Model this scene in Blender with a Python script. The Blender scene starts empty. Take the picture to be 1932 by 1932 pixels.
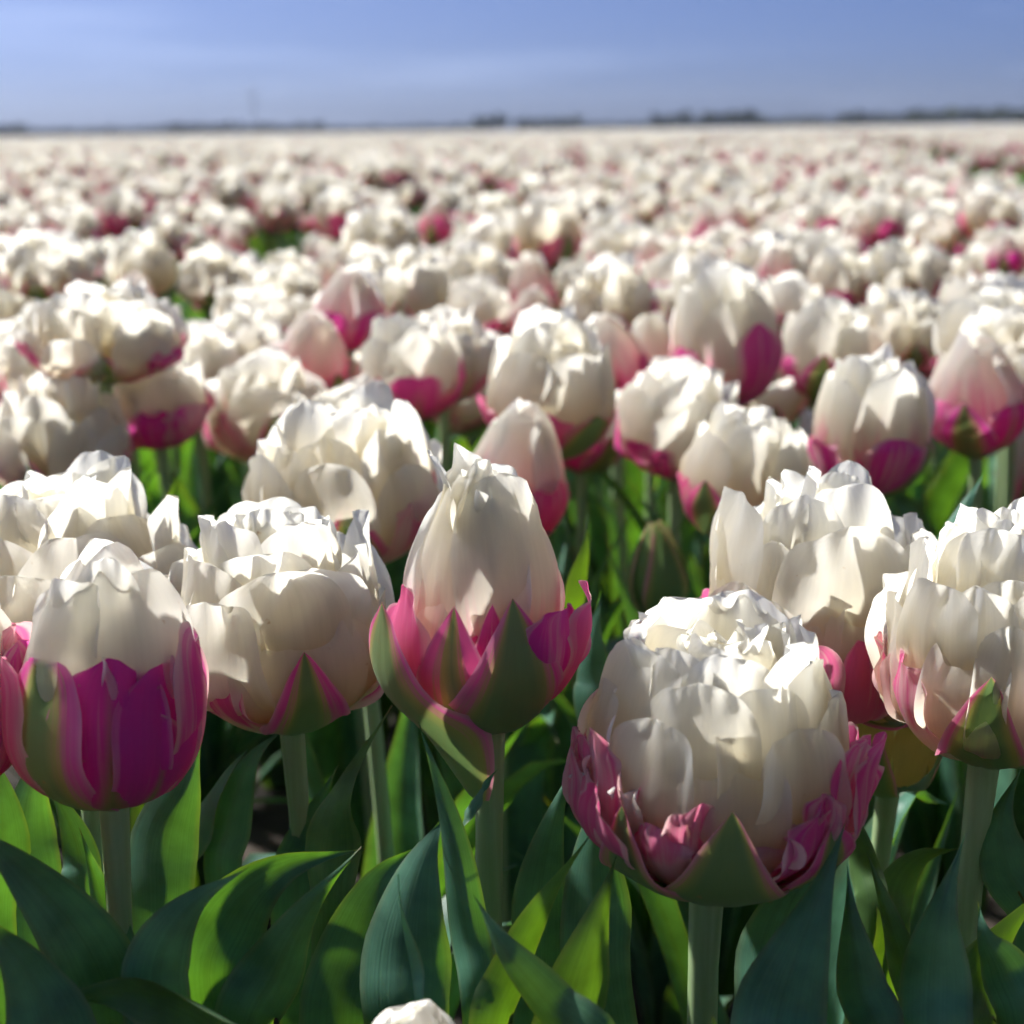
import bpy, math, random
import numpy as np
from mathutils import Vector, Matrix

R_ = math.radians
scene = bpy.context.scene

# ------------------------------------------------------------------ camera
FPX, W0, CX, CY = 2900.0, 1932.0, 966.0, 966.0
ZK = FPX / 2072.0                        # distances below were measured for a shorter lens
CAM_Z = 0.585
PITCH, ROLL = 13.96, 0.72
cam_data = bpy.data.cameras.new('camera')
cam = bpy.data.objects.new('camera', cam_data)
scene.collection.objects.link(cam)
cam.matrix_world = (Matrix.Translation((0, 0, CAM_Z)) @ Matrix.Rotation(R_(90 - PITCH), 4, 'X')
                    @ Matrix.Rotation(R_(-ROLL), 4, 'Z'))
cam_data.sensor_width = 36.0
cam_data.lens = 36.0 * FPX / W0
cam_data.clip_start = 0.02
cam_data.clip_end = 9000.0
cam_data.dof.use_dof = True
cam_data.dof.focus_distance = 0.52
cam_data.dof.aperture_fstop = 10.5
scene.camera = cam

# ------------------------------------------------------------------ sky, sun, exposure
SUN_EL, SUN_AZ = 45.0, -54.0            # azimuth clockwise from +Y (the view direction): the sun stands behind, left
world = bpy.data.worlds.new('World')
scene.world = world
world.use_nodes = True
nt = world.node_tree
nt.nodes.clear()
wo = nt.nodes.new('ShaderNodeOutputWorld')
bg = nt.nodes.new('ShaderNodeBackground')
sky = nt.nodes.new('ShaderNodeTexSky')
sky.sky_type = 'NISHITA'
sky.sun_disc = False
sky.sun_elevation = R_(SUN_EL)
sky.sun_rotation = R_(SUN_AZ)
sky.altitude = 0.0
sky.air_density = 0.27
sky.dust_density = 2.0
sky.ozone_density = 6.0
tint = nt.nodes.new('ShaderNodeMixRGB')
tint.blend_type = 'MULTIPLY'
tint.inputs[0].default_value = 1.0
tint.inputs[2].default_value = (0.68, 0.79, 1.00, 1)
# thin high cirrus streaks over the whole sky
tcw = nt.nodes.new('ShaderNodeTexCoord')
mpw = nt.nodes.new('ShaderNodeMapping')
mpw.inputs['Scale'].default_value = (1.6, 1.6, 14.0)
nzw = nt.nodes.new('ShaderNodeTexNoise')
nzw.inputs['Scale'].default_value = 2.3
nzw.inputs['Detail'].default_value = 5.0
rmw = nt.nodes.new('ShaderNodeMapRange')
rmw.inputs[1].default_value = 0.52
rmw.inputs[2].default_value = 0.80
rmw.inputs[3].default_value = 0.0
rmw.inputs[4].default_value = 0.26
cl = nt.nodes.new('ShaderNodeMixRGB')
cl.inputs[2].default_value = (5.4, 6.4, 9.0, 1)
bg.inputs[1].default_value = 0.050
L = nt.links.new
L(sky.outputs[0], tint.inputs[1])
L(tcw.outputs['Generated'], mpw.inputs[0])
L(mpw.outputs[0], nzw.inputs['Vector'])
L(nzw.outputs['Fac'], rmw.inputs[0])
L(rmw.outputs[0], cl.inputs[0])
L(tint.outputs[0], cl.inputs[1])
L(cl.outputs[0], bg.inputs[0])
L(bg.outputs[0], wo.inputs[0])

sun_data = bpy.data.lights.new('sun', 'SUN')
sun_data.energy = 2.6
sun_data.angle = R_(2.0)
sun_data.color = (1.0, 0.968, 0.92)
sun = bpy.data.objects.new('sun', sun_data)
scene.collection.objects.link(sun)
sdir = Vector((math.sin(R_(SUN_AZ)) * math.cos(R_(SUN_EL)), math.cos(R_(SUN_AZ)) * math.cos(R_(SUN_EL)), math.sin(R_(SUN_EL))))
sun.rotation_euler = sdir.to_track_quat('Z', 'Y').to_euler()

scene.view_settings.view_transform = 'Standard'
scene.view_settings.look = 'None'
scene.view_settings.exposure = 1.56
scene.view_settings.gamma = 1.0
scene.view_settings.use_curve_mapping = False
scene.cycles.use_denoising = True
scene.cycles.max_bounces = 14
scene.cycles.diffuse_bounces = 8
scene.cycles.glossy_bounces = 2
scene.cycles.transmission_bounces = 10
scene.cycles.use_adaptive_sampling = True
scene.cycles.adaptive_threshold = 0.07
scene.cycles.adaptive_min_samples = 24
scene.cycles.transparent_max_bounces = 8
scene.cycles.sample_clamp_indirect = 8.0
scene.cycles.time_limit = 840.0

CAMM = np.array(cam.matrix_world)


def P(px, py, d):
    """World point seen at picture position (px, py), d metres in front of the lens."""
    d = d * ZK
    q = np.array([(px - CX) / FPX * d, -(py - CY) / FPX * d, -d, 1.0])
    return (CAMM @ q)[:3]


CAMI = np.linalg.inv(CAMM)


def proj(p):
    q = CAMI @ np.array([p[0], p[1], p[2], 1.0])
    d = -q[2]
    if d < 1e-4:
        return 1e9, 1e9, d
    return CX + q[0] / d * FPX, CY - q[1] / d * FPX, d


# ------------------------------------------------------------------ materials
def new_mat(name):
    m = bpy.data.materials.new(name)
    m.use_nodes = True
    m.node_tree.nodes.clear()
    return m, m.node_tree.nodes, m.node_tree.links.new


def petal_material(name, thin):
    m, N, Lk = new_mat(name)
    out = N.new('ShaderNodeOutputMaterial')
    mix = N.new('ShaderNodeMixShader')
    pb = N.new('ShaderNodeBsdfPrincipled')
    tr = N.new('ShaderNodeBsdfTranslucent')
    at0 = N.new('ShaderNodeAttribute'); at0.attribute_name = 'Col'
    at2 = N.new('ShaderNodeAttribute'); at2.attribute_name = 'Col2'
    atm = N.new('ShaderNodeAttribute'); atm.attribute_name = 'Msk'
    uv = N.new('ShaderNodeUVMap'); uv.uv_map = 'UVMap'
    mpf = N.new('ShaderNodeMapping'); mpf.inputs['Scale'].default_value = (12, 0.8, 1)
    nzf = N.new('ShaderNodeTexNoise'); nzf.inputs['Scale'].default_value = 1.0; nzf.inputs['Detail'].default_value = 5
    nzf.inputs['Roughness'].default_value = 0.62
    Lk(uv.outputs[0], mpf.inputs[0]); Lk(mpf.outputs[0], nzf.inputs['Vector'])
    fa = N.new('ShaderNodeMath'); fa.operation = 'MULTIPLY_ADD'; fa.inputs[1].default_value = 0.95; fa.inputs[2].default_value = -0.475
    Lk(nzf.outputs['Fac'], fa.inputs[0])
    fs = N.new('ShaderNodeMath'); fs.operation = 'ADD'
    Lk(atm.outputs['Fac'], fs.inputs[0]); Lk(fa.outputs[0], fs.inputs[1])
    fr = N.new('ShaderNodeMapRange'); fr.interpolation_type = 'SMOOTHSTEP'
    fr.inputs[1].default_value = -0.17; fr.inputs[2].default_value = 0.25
    Lk(fs.outputs[0], fr.inputs[0])
    at = N.new('ShaderNodeMixRGB')
    Lk(fr.outputs[0], at.inputs[0]); Lk(at0.outputs['Color'], at.inputs[1]); Lk(at2.outputs['Color'], at.inputs[2])
    mp = N.new('ShaderNodeMapping'); mp.inputs['Scale'].default_value = (26, 2.2, 1)
    nz = N.new('ShaderNodeTexNoise'); nz.inputs['Scale'].default_value = 1.0; nz.inputs['Detail'].default_value = 4
    mp2 = N.new('ShaderNodeMapping'); mp2.inputs['Scale'].default_value = (7, 5, 1)
    nz2 = N.new('ShaderNodeTexNoise'); nz2.inputs['Scale'].default_value = 1.0; nz2.inputs['Detail'].default_value = 3
    Lk(uv.outputs[0], mp.inputs[0]); Lk(mp.outputs[0], nz.inputs['Vector'])
    Lk(uv.outputs[0], mp2.inputs[0]); Lk(mp2.outputs[0], nz2.inputs['Vector'])
    mr = N.new('ShaderNodeMapRange'); mr.inputs[1].default_value = 0.25; mr.inputs[2].default_value = 0.75
    mr.inputs[3].default_value = 0.95; mr.inputs[4].default_value = 1.02
    Lk(nz.outputs['Fac'], mr.inputs[0])
    tcs = N.new('ShaderNodeTexCoord')
    nzs = N.new('ShaderNodeTexNoise'); nzs.inputs['Scale'].default_value = 210.0; nzs.inputs['Detail'].default_value = 2
    Lk(tcs.outputs['Object'], nzs.inputs['Vector'])
    ms = N.new('ShaderNodeMapRange'); ms.inputs[1].default_value = 0.74; ms.inputs[2].default_value = 0.80; ms.inputs[4].default_value = 0.55
    Lk(nzs.outputs['Fac'], ms.inputs[0])
    sp = N.new('ShaderNodeMixRGB'); sp.inputs[2].default_value = (0.50, 0.30, 0.10, 1)
    Lk(ms.outputs[0], sp.inputs[0]); Lk(at.outputs[0], sp.inputs[1])
    mul = N.new('ShaderNodeVectorMath'); mul.operation = 'SCALE'
    Lk(sp.outputs[0], mul.inputs[0]); Lk(mr.outputs[0], mul.inputs['Scale'])
    add = N.new('ShaderNodeMath'); add.operation = 'MULTIPLY_ADD'; add.inputs[1].default_value = 0.35
    Lk(nz.outputs['Fac'], add.inputs[0]); Lk(nz2.outputs['Fac'], add.inputs[2])
    bp = N.new('ShaderNodeBump'); bp.inputs['Strength'].default_value = 0.16; bp.inputs['Distance'].default_value = 0.0010
    Lk(add.outputs[0], bp.inputs['Height'])
    pb.inputs['Roughness'].default_value = 0.48
    pb.inputs['Specular IOR Level'].default_value = 0.3
    pb.inputs['Sheen Weight'].default_value = 0.08
    Lk(mul.outputs[0], pb.inputs['Base Color']); Lk(bp.outputs[0], pb.inputs['Normal'])
    gm = N.new('ShaderNodeVectorMath'); gm.operation = 'MULTIPLY'; gm.inputs[1].default_value = (1.0, 0.985, 0.93)
    Lk(mul.outputs[0], gm.inputs[0])
    Lk(gm.outputs[0], tr.inputs['Color']); Lk(bp.outputs[0], tr.inputs['Normal'])
    mix.inputs[0].default_value = thin
    Lk(pb.outputs[0], mix.inputs[1]); Lk(tr.outputs[0], mix.inputs[2]); Lk(mix.outputs[0], out.inputs[0])
    return m


def leaf_material():
    m, N, Lk = new_mat('tulip_leaf')
    out = N.new('ShaderNodeOutputMaterial')
    mix = N.new('ShaderNodeMixShader')
    pb = N.new('ShaderNodeBsdfPrincipled')
    tr = N.new('ShaderNodeBsdfTranslucent')
    at = N.new('ShaderNodeAttribute'); at.attribute_name = 'Col'
    uv = N.new('ShaderNodeUVMap'); uv.uv_map = 'UVMap'
    mp = N.new('ShaderNodeMapping'); mp.inputs['Scale'].default_value = (34, 1.3, 1)
    nz = N.new('ShaderNodeTexNoise'); nz.inputs['Scale'].default_value = 1.0; nz.inputs['Detail'].default_value = 3
    Lk(uv.outputs[0], mp.inputs[0]); Lk(mp.outputs[0], nz.inputs['Vector'])
    tc = N.new('ShaderNodeTexCoord')
    nz2 = N.new('ShaderNodeTexNoise'); nz2.inputs['Scale'].default_value = 55.0; nz2.inputs['Detail'].default_value = 4
    Lk(tc.outputs['Object'], nz2.inputs['Vector'])
    mr = N.new('ShaderNodeMapRange'); mr.inputs[1].default_value = 0.3; mr.inputs[2].default_value = 0.72
    mr.inputs[3].default_value = 0.88; mr.inputs[4].default_value = 1.10
    Lk(nz.outputs['Fac'], mr.inputs[0])
    mr2 = N.new('ShaderNodeMapRange'); mr2.inputs[1].default_value = 0.35; mr2.inputs[2].default_value = 0.75
    mr2.inputs[3].default_value = 0.74; mr2.inputs[4].default_value = 1.42
    Lk(nz2.outputs['Fac'], mr2.inputs[0])
    mm = N.new('ShaderNodeMath'); mm.operation = 'MULTIPLY'
    Lk(mr.outputs[0], mm.inputs[0]); Lk(mr2.outputs[0], mm.inputs[1])
    mul = N.new('ShaderNodeVectorMath'); mul.operation = 'SCALE'
    Lk(at.outputs['Color'], mul.inputs[0]); Lk(mm.outputs[0], mul.inputs['Scale'])
    bp = N.new('ShaderNodeBump'); bp.inputs['Strength'].default_value = 0.2; bp.inputs['Distance'].default_value = 0.001
    Lk(nz.outputs['Fac'], bp.inputs['Height'])
    pb.inputs['Specular IOR Level'].default_value = 0.45
    mr3 = N.new('ShaderNodeMapRange'); mr3.inputs[3].default_value = 0.34; mr3.inputs[4].default_value = 0.60
    Lk(nz2.outputs['Fac'], mr3.inputs[0]); Lk(mr3.outputs[0], pb.inputs['Roughness'])
    Lk(mul.outputs[0], pb.inputs['Base Color']); Lk(bp.outputs[0], pb.inputs['Normal'])
    tn = N.new('ShaderNodeVectorMath'); tn.operation = 'MULTIPLY'; tn.inputs[1].default_value = (1.8, 1.75, 0.1)
    Lk(mul.outputs[0], tn.inputs[0]); Lk(tn.outputs[0], tr.inputs['Color'])
    mix.inputs[0].default_value = 0.36
    Lk(pb.outputs[0], mix.inputs[1]); Lk(tr.outputs[0], mix.inputs[2]); Lk(mix.outputs[0], out.inputs[0])
    return m


def stem_material():
    m, N, Lk = new_mat('tulip_stem')
    out = N.new('ShaderNodeOutputMaterial')
    pb = N.new('ShaderNodeBsdfPrincipled')
    tc = N.new('ShaderNodeTexCoord')
    mp = N.new('ShaderNodeMapping'); mp.inputs['Scale'].default_value = (260, 260, 14)
    nz = N.new('ShaderNodeTexNoise'); nz.inputs['Scale'].default_value = 1.0; nz.inputs['Detail'].default_value = 3
    Lk(tc.outputs['Object'], mp.inputs[0]); Lk(mp.outputs[0], nz.inputs['Vector'])
    rp = N.new('ShaderNodeValToRGB')
    rp.color_ramp.elements[0].position = 0.3; rp.color_ramp.elements[0].color = (0.24, 0.35, 0.16, 1)
    rp.color_ramp.elements[1].position = 0.75; rp.color_ramp.elements[1].color = (0.36, 0.48, 0.26, 1)
    Lk(nz.outputs['Fac'], rp.inputs[0]); Lk(rp.outputs[0], pb.inputs['Base Color'])
    pb.inputs['Roughness'].default_value = 0.5
    pb.inputs['Subsurface Weight'].default_value = 0.12
    pb.inputs['Subsurface Radius'].default_value = (0.002, 0.003, 0.001)
    pb.inputs['Subsurface Scale'].default_value = 1.0
    Lk(pb.outputs[0], out.inputs[0])
    return m


def noise_material(name, scale, c0, c1, rough=0.9, detail=5, bump=0.0):
    m, N, Lk = new_mat(name)
    out = N.new('ShaderNodeOutputMaterial')
    pb = N.new('ShaderNodeBsdfPrincipled')
    tc = N.new('ShaderNodeTexCoord')
    nz = N.new('ShaderNodeTexNoise'); nz.inputs['Scale'].default_value = scale; nz.inputs['Detail'].default_value = detail
    Lk(tc.outputs['Object'], nz.inputs['Vector'])
    rp = N.new('ShaderNodeValToRGB')
    rp.color_ramp.elements[0].position = 0.35; rp.color_ramp.elements[0].color = (*c0, 1)
    rp.color_ramp.elements[1].position = 0.68; rp.color_ramp.elements[1].color = (*c1, 1)
    Lk(nz.outputs['Fac'], rp.inputs[0]); Lk(rp.outputs[0], pb.inputs['Base Color'])
    pb.inputs['Roughness'].default_value = rough
    if bump:
        bp = N.new('ShaderNodeBump'); bp.inputs['Strength'].default_value = 0.8; bp.inputs['Distance'].default_value = bump
        Lk(nz.outputs['Fac'], bp.inputs['Height']); Lk(bp.outputs[0], pb.inputs['Normal'])
    Lk(pb.outputs[0], out.inputs[0])
    return m


M_PETAL = petal_material('white_petal', 0.78)
M_PINK = petal_material('pink_petal', 0.56)
M_SEPAL = petal_material('outer_petal', 0.36)
PETAL_MATS = [M_PETAL, M_PINK, M_SEPAL]
MAT_OF = {'white': 0, 'pink': 1, 'sepal': 2}
M_LEAF = leaf_material()
M_STEM = stem_material()
M_SOIL = noise_material('soil', 14.0, (0.022, 0.018, 0.013), (0.060, 0.046, 0.034), 0.95, 8, 0.02)
M_TREE = noise_material('far_foliage', 0.35, (0.03, 0.045, 0.025), (0.075, 0.095, 0.045), 0.9)
M_STEEL = noise_material('painted_steel', 0.3, (0.42, 0.44, 0.46), (0.5, 0.51, 0.52), 0.5)

# ------------------------------------------------------------------ mesh helpers
COL = scene.collection


def grid_faces(nu, nv):
    i = np.arange(nv - 1)[:, None] * nu + np.arange(nu - 1)[None, :]
    i = i.ravel()
    return np.stack([i, i + 1, i + 1 + nu, i + nu], 1)


def make_mesh(name, v, f, col, uv, mats, midx=None):
    me = bpy.data.meshes.new(name)
    c2 = msk = None
    if isinstance(col, tuple):
        col, c2, msk = col
    nv, nf = len(v), len(f)
    k = f.shape[1]
    me.vertices.add(nv)
    me.vertices.foreach_set('co', np.ascontiguousarray(v, dtype=np.float32).ravel())
    me.loops.add(nf * k)
    me.loops.foreach_set('vertex_index', np.ascontiguousarray(f, dtype=np.int32).ravel())
    me.polygons.add(nf)
    me.polygons.foreach_set('loop_start', np.arange(0, nf * k, k, dtype=np.int32))
    me.polygons.foreach_set('use_smooth', np.ones(nf, dtype=bool))
    for m in mats:
        me.materials.append(m)
    if midx is not None:
        me.polygons.foreach_set('material_index', np.ascontiguousarray(midx, dtype=np.int32))
    if col is not None:
        a = me.attributes.new('Col', 'FLOAT_COLOR', 'POINT')
        c4 = np.ones((nv, 4), dtype=np.float32)
        c4[:, :3] = col
        a.data.foreach_set('color', c4.ravel())
        if c2 is not None:
            a = me.attributes.new('Col2', 'FLOAT_COLOR', 'POINT')
            c4[:, :3] = c2
            a.data.foreach_set('color', c4.ravel())
            a = me.attributes.new('Msk', 'FLOAT', 'POINT')
            a.data.foreach_set('value', np.ascontiguousarray(msk, dtype=np.float32))
    if uv is not None:
        ul = me.uv_layers.new(name='UVMap')
        ul.data.foreach_set('uv', np.ascontiguousarray(uv[np.asarray(f).ravel()], dtype=np.float32).ravel())
    me.update()
    me.validate()
    return me


def link(name, data, parent=None, loc=None):
    o = bpy.data.objects.new(name, data)
    COL.objects.link(o)
    if parent is not None:
        o.parent = parent
    if loc is not None:
        o.location = loc
    return o


def tag(o, label=None, cat=None, group=None, kind=None):
    if label: o['label'] = label
    if cat: o['category'] = cat
    if group: o['group'] = group
    if kind: o['kind'] = kind
    return o


def sstep(a, b, x):
    t = np.clip((x - a) / (b - a), 0, 1)
    return t * t * (3 - 2 * t)


def spline(ctrl, t):
    c = np.asarray(ctrl, float)
    n = len(c)
    c = np.vstack([2 * c[0] - c[1], c, 2 * c[-1] - c[-2]])
    x = np.clip(t, 0, 1) * (n - 1)
    i = np.minimum(x.astype(int), n - 2)
    f = (x - i)[:, None]
    p0, p1, p2, p3 = c[i], c[i + 1], c[i + 2], c[i + 3]
    return 0.5 * (2 * p1 + (p2 - p0) * f + (2 * p0 - 5 * p1 + 4 * p2 - p3) * f ** 2 + (3 * p1 - p0 - 3 * p2 + p3) * f ** 3)


def wav(rng, x, freqs, amps):
    y = 0
    for k, a in zip(freqs, amps):
        y = y + a * np.sin(k * x * rng.uniform(0.8, 1.2) + rng.uniform(0, 6.28))
    return y


WHITE = np.array([0.89, 0.885, 0.85])
CREAM = np.array([0.88, 0.755, 0.44])
LIME = np.array([0.50, 0.56, 0.17])
PINK = np.array([0.88, 0.17, 0.36])
MAGENTA = np.array([0.84, 0.03, 0.50])
BLUSH = np.array([0.86, 0.56, 0.57])
GREEN = np.array([0.20, 0.33, 0.11])
OLIVE = np.array([0.44, 0.44, 0.12])


def petal_colour(kind, u, v, rng, p):
    """Pigment of a petal: a ground colour, a second colour and how far the second one reaches (feathered in the material)."""
    n = len(u)
    veins = wav(rng, u, (7, 13, 23), (0.30, 0.20, 0.12))
    blot = wav(rng, u + 0.7 * v, (3, 5), (0.5, 0.4)) * 0.5 + wav(rng, v * 2 - u, (3, 6), (0.4, 0.3)) * 0.5
    mix = lambda a, b, k: a * (1 - k[:, None]) + b * k[:, None]
    full = lambda x: np.repeat(np.asarray(x)[None], n, 0)
    hue = p.get('hue', 0.4)
    pc = PINK * (1 - hue) + MAGENTA * hue
    c = full(p.get('base', WHITE))
    c2 = full(pc)
    m = np.full(n, -1.0)
    au = np.abs(u)
    if kind == 'white':
        k = sstep(0.98, 0.12, v + 0.05 * veins + 0.12 * blot) * p.get('cream', 0.7)
        c = mix(c, CREAM[None], k)
        g = sstep(0.55, 0.0, v + 0.9 * au + 0.1 * veins) * p.get('lime', 0.35)
        c = mix(c, LIME[None], g)
        pk = p.get('pk', 0.0)
        if pk > 0:
            reach = pk - v + 0.10 * veins + 0.10 * blot + p.get('edge', 0.0) * (au - 0.5)
            c = mix(c, BLUSH[None], sstep(-0.34, 0.14, reach + 0.06 * veins) * 0.62)
            c2 = mix(c2, BLUSH[None], sstep(0.25, 0.0, reach) * 0.35)
            m = reach
        if p.get('flame', 0.0) > 0:
            m = np.maximum(m, np.minimum(0.14 - np.abs(u - p.get('fc', 0.0)), p['flame'] - v))
    elif kind == 'pink':
        c = c2.copy()
        wt = p.get('whitebase', 0.0)
        wb = sstep(wt, wt - 0.35, v + 0.08 * veins) if wt > 0 else np.zeros(n)
        c2 = mix(full(BLUSH * 1.03), (CREAM * 0.5 + WHITE * 0.5)[None], wb)
        m = -0.36 + 0.48 * p.get('pale', 0.6) + 0.14 * veins + 0.18 * blot + 0.34 * sstep(0.72, 1.0, au) + 0.9 * wb + 0.12 * sstep(0.25, 0.0, au) * (1 - v)
        g = p.get('green', 0.0)
        if g > 0:
            e = g - au - 0.55 * v + 0.08 * veins
            for kk, (lo, hi, tg) in enumerate(((0.0, 0.35, OLIVE), (0.12, 0.55, GREEN))):
                k = sstep(lo, hi, e) * 0.9
                c = mix(c, tg[None], k); c2 = mix(c2, tg[None] * 1.25, k)
    elif kind == 'sepal':
        c = mix(c2, BLUSH[None], sstep(0.0, 0.45, 0.25 * veins + 0.2 * blot) * 0.6)
        c = mix(c, BLUSH[None], sstep(0.86, 1.0, au) * 0.6)
        e = p.get('green', 0.75) - au * (0.85 + 0.25 * v) + 0.05 * veins + 0.05 * blot
        c2 = mix(full(OLIVE), GREEN[None], sstep(0.02, 0.36, e - 0.15 * v))
        m = e
    sh = (1 + 0.03 * blot)[:, None]
    return np.clip(c * sh, 0, 0.90), np.clip(c2 * sh, 0, 0.90), m


def petal_arrays(rng, prof, W, tip='round', cup=1.0, ruf=0.0015, curl=0.0, notch=0.05, kind='white', p=None,
                 az=0.0, nu=11, nv=14, twist=0.0, warp=0.0013, skew=0.0, crump=0.00025):
    """One petal in the flower's own frame: prof is its centre line (radius, height) from base to tip."""
    p = p or {}
    tt = np.linspace(0, 1, nv)
    vv = 1 - (1 - tt) ** 1.55
    uu = np.linspace(-1, 1, nu)
    uu = np.sign(uu) * np.abs(uu) ** 0.9
    U, V = np.meshgrid(uu, vv)
    u, v = U.ravel(), V.ravel()
    if tip == 'round':
        a = 0.62
        f = np.where(v < a, 0.30 + 0.70 * np.sin(np.pi / 2 * np.clip(v / a, 0, 1)) ** 0.9,
                     np.clip(1 - np.clip((v - a) / (1 - a), 0, 1) ** 2.8, 0, 1) ** (1 / 2.3))
    elif tip == 'blunt':
        a = 0.72
        f = np.where(v < a, 0.34 + 0.66 * np.sin(np.pi / 2 * np.clip(v / a, 0, 1)) ** 0.8,
                     np.clip(1 - np.clip((v - a) / (1 - a), 0, 1) ** 2.8, 0, 1) ** (1 / 1.7))
    else:
        a = p.get('wide', 0.36)
        x = np.clip((v - a) / (1 - a), 0, 1)
        f = np.where(v < a, 0.40 + 0.60 * np.sin(np.pi / 2 * np.clip(v / a, 0, 1)) ** 0.9,
                     (1 - x) ** 1.0 * (1 + 0.95 * x))
    f = np.maximum(f, 0.012)
    ul = u * np.minimum(f, 1)
    edge = wav(rng, ul, (1.8, 4.2, 8.5), (0.6, 0.4, 0.25))
    ve = v * (1 - notch * (0.5 + 0.5 * edge) * v ** 2)
    f = f * (1 + 0.5 * notch * wav(rng, v + 3 * np.sign(u), (5, 10), (0.7, 0.35)) * sstep(0.25, 0.6, v))
    C = spline(prof, ve)
    C2 = spline(prof, np.clip(ve + 0.01, 0, 1)); C1 = spline(prof, np.clip(ve - 0.01, 0, 1))
    T = C2 - C1
    T /= np.maximum(np.linalg.norm(T, axis=1), 1e-9)[:, None]
    Nr, Nz = T[:, 1], -T[:, 0]
    s = u * W / 2 * f + skew * W * v ** 2
    Rc = cup * np.maximum(C[:, 0], 0.42 * W)
    lat = Rc * np.sin(np.clip(s / Rc, -1.9, 1.9))
    dep = Rc * (1 - np.cos(np.clip(s / Rc, -1.9, 1.9)))
    au = np.abs(ul)
    rim = sstep(0.62, 1.0, np.maximum(au, v ** 1.2)) + 0.12
    off = ruf * rim * sstep(0.15, 0.55, v) * (wav(rng, ul, (2.4, 4.6, 8.5), (0.6, 0.45, 0.28)) + ul * wav(rng, v, (7, 14), (0.5, 0.4)))
    off = off + 0.55 * ruf * sstep(0.80, 1.0, np.maximum(au, v)) * wav(rng, ul + 0.15 * v, (10, 16), (0.6, 0.5))
    off = off + crump * sstep(0.35, 0.8, v) * (wav(rng, ul * 0.7 + v * 1.3, (5, 9), (0.5, 0.4)) + wav(rng, v - ul * 0.6, (7, 12), (0.5, 0.35)))
    off = off + warp * wav(rng, ul * 1.1 + v * 0.5, (1.2, 2.2), (0.8, 0.45)) * v
    off = off + curl * (0.6 * au ** 3 * sstep(0.1, 0.6, v) + v ** 5)
    # faint midrib groove and lengthwise folds
    off = off - 0.0007 * np.exp(-(u / 0.10) ** 2) * sstep(0, 0.2, v) * (1 - v)
    rad = C[:, 0] + Nr * (off - dep)
    zz = C[:, 1] + Nz * (off - dep)
    x, y = lat, -rad                                  # faces -Y before turning
    if twist:
        ca, sa = np.cos(twist * v), np.sin(twist * v)
        yc = -C[:, 0]
        x, y = ca * x - sa * (y - yc), sa * x + ca * (y - yc) + yc
    ca, sa = math.cos(az), math.sin(az)
    X, Y = ca * x - sa * y, sa * x + ca * y
    verts = np.stack([X, Y, zz], 1)
    col = petal_colour(kind, u, v, rng, p)
    so = rng.uniform(0, 50)
    uv = np.stack([u * 0.5 + 0.5 + so, v + so], 1)
    return verts, grid_faces(nu, nv), col, uv


# ------------------------------------------------------------------ flower heads: lists of petal descriptions
def spec(prof, R, H, **k):
    k['prof'] = [(a * R, b * H) for a, b in prof]
    return k


def jit(rng, prof, s=0.05):
    return [(max(0.04, a * (1 + rng.uniform(-s, s))), b * (1 + rng.uniform(-s, s))) for a, b in prof]


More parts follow.
